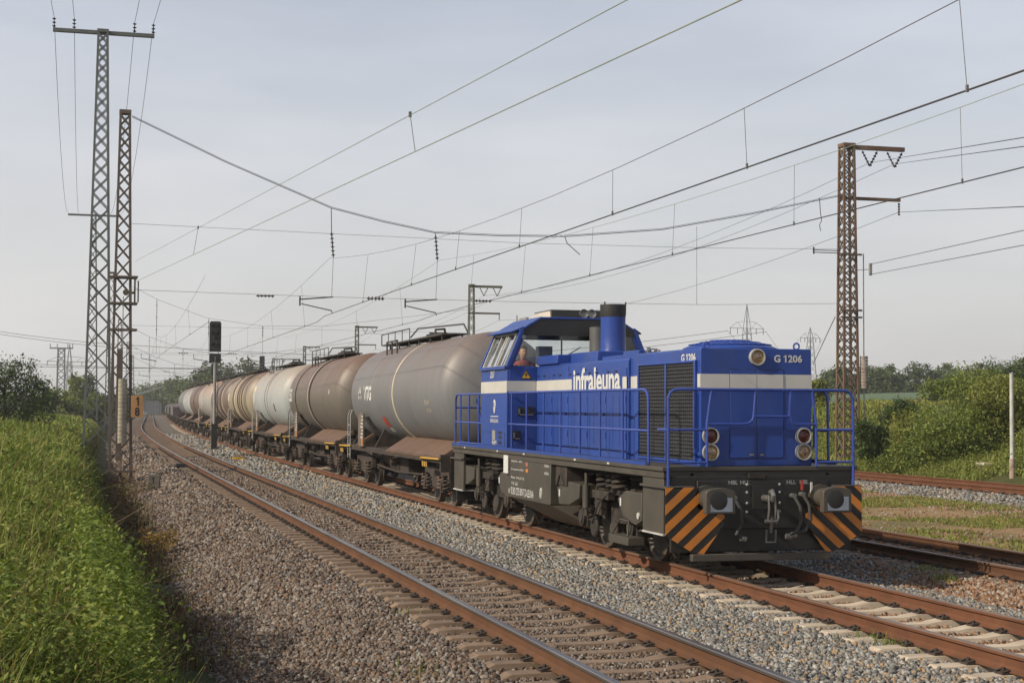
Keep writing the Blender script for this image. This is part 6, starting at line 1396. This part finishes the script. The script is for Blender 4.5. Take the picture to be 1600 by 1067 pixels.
# a yellowing plant and a dry one at the ballast edge
def plant(name, label, px, py, mat, H, R, n, seed, stalk=False):
    best = min((abs(float(np.interp(on_ray(px,py,u_).x,bx_,bz_) if on_ray(px,py,u_).x > -7.9 else ground(on_ray(px,py,u_).x,u_))-on_ray(px,py,u_).z),u_) for u_ in np.arange(-9,45,.2)); u_ = best[1]; p = on_ray(px,py,u_)
    t = thing(name,label,'plant',(p.x,u_,p.z-.03)); rng = np.random.default_rng(seed); b = MB()
    for k in range(9): a = rng.uniform(0,2*PI); b.tube([(0,0,0),(R*.4*math.cos(a),R*.4*math.sin(a),H*.6),(R*.8*math.cos(a),R*.8*math.sin(a),H*rng.uniform(.8,1.05))],.005,4)
    stuff(b.build('stems',BARK,t)); obj('foliage',crown_mesh('foliage',[(0,0,H*.5,R,R,H*.45),(R*.4,0,H*.75,R*.6,R*.6,H*.25),(-R*.4,.1,H*.7,R*.6,R*.6,H*.25)],n,.03,mat,seed,.2),t)
plant('weed','yellowing weed at the edge of the ballast below the kilometre stone',244,872,LEAF_YEL,.62,.42,900,5)
plant('weed','small yellow tinged weed at the foot of the left masts',192,752,LEAF_YEL,.6,.5,500,6)
plant('weed','low reddish brown weed in front of the left catenary mast',208,775,RUSTW,.5,.8,900,7)
# straw stalks leaning over the bank
b = MB(); rnd = random.Random(12)
for k in range(14):
    u_ = rnd.uniform(-8,8); v_ = rnd.uniform(-9.6,-8.5); z = float(ground(v_,u_)); a = rnd.uniform(-.6,1.2); l = rnd.uniform(.5,1.1)
    b.tube([(v_,u_,z),(v_+.25*l*math.cos(a),u_+.25*l*math.sin(a),z+l*.6),(v_+.8*l*math.cos(a),u_+.8*l*math.sin(a),z+l*(.62+.3*rnd.random()))],.0026,4)
stuff(b.build('straw_stalks',pm('straw',(.33,.27,.15),rough=.8)),'pale dry stalks leaning out of the green bank','weeds')
# short grass on the dry strip and between the stones
rng = np.random.default_rng(8); n = 90000; u = rng.uniform(4,45,n); v = rng.uniform(6.9,15.4,n); P = np.stack([v,u,np.full(n,-.37)],1); k = vnoise(P,.55,3)+.5*vnoise(P,1.7,4) > .60; P = P[k]; n = len(P)
s1 = blades(P, .03+.09*rng.uniform(0,1,n), .005+.0003*(P[:,1]+20), np.where(rng.uniform(0,1,n) < .5, rng.uniform(.3,.72,n), rng.uniform(.74,.86,n)), rng, 1.0)
sp_ = []
for (px_, py_, nn) in ((1450,893,120),(1475,905,90),(1385,1005,50),(1345,1000,30),(1420,1012,40),(655,960,16),(650,1050,16)):
    z_ = -.2; best = on_ray(px_,py_,0); d_ = CF+CR*((px_-800)/CAM_F)-CU*((py_-533.5)/CAM_F); kk = (-.22-CPOS.z)/d_.z; c = CPOS+d_*kk
    sp_.append(np.stack([rng.normal(c.x,.13,nn),rng.normal(c.y,.16,nn),np.full(nn,-.24)],1))
Ps = np.concatenate(sp_); s2 = blades(Ps, .06+.12*rng.uniform(0,1,len(Ps)), np.full(len(Ps),.006), rng.uniform(.3,.7,len(Ps)), rng, .9)
o = obj('short_grass', combine('short_grass',[s1,s2],GRASS)); stuff(o,'short patchy grass on the dry strip and between stones','grass')
# parked car on the left horizon
p = on_ray(115,640,300); zc_ = on_ray(115,627,300).z-1.42
t = thing('parked_car','white car parked behind the grass at far left','car',(p.x,300,zc_),PI/2+.9)
b = MB(); b.prism([(-2.1,.35),(2.1,.35),(2.15,.75),(1.2,.92),(.55,1.42),(-1.2,1.45),(-1.95,1.0),(-2.15,.8)],'x',-.82,.82); b.v = [(x*(1 if z < 1 else .85),y,z) for x,y,z in b.v]; b.build('body',WHITE,t,bevel=.05)
b = MB(); b.prism([(1.05,.97),(.5,1.36),(-.2,1.38),(-.2,.97)],'x',-.80,.80); b.build('window',BLACK,t); b = MB(); b.prism([(-.3,.97),(-.3,1.38),(-1.15,1.38),(-1.75,1.0)],'x',-.80,.80); b.build('window',BLACK,t)
for y in (-1.3,1.35):
    for s in (-1,1):
        b = MB(); b.cyl((s*.70,y,.32),(s*.84,y,.32),.32,n=16); b.build('wheel',RUBBER,t)

# ================================================================== thin summer haze
b = MB(); b.box(-3300,3300,-120,4300,-2.5,46)
hz_o = b.build('haze', None, None, smooth=0) if False else bpy.data.objects.new('haze', b.mesh('haze', [], 0)); COL.objects.link(hz_o); hz_o['kind'] = 'stuff'; hz_o['label'] = 'thin pale summer haze in the air'
hm = bpy.data.materials.new('haze_air'); hm.use_nodes = True; hn = hm.node_tree; hn.nodes.clear(); ho = hn.nodes.new('ShaderNodeOutputMaterial'); hv = hn.nodes.new('ShaderNodeVolumePrincipled')
hv.inputs['Density'].default_value = 0.00035; hv.inputs['Color'].default_value = (.97,.975,.98,1); hv.inputs['Anisotropy'].default_value = .2
hn.links.new(hv.outputs[0], ho.inputs['Volume']); hz_o.data.materials.append(hm)
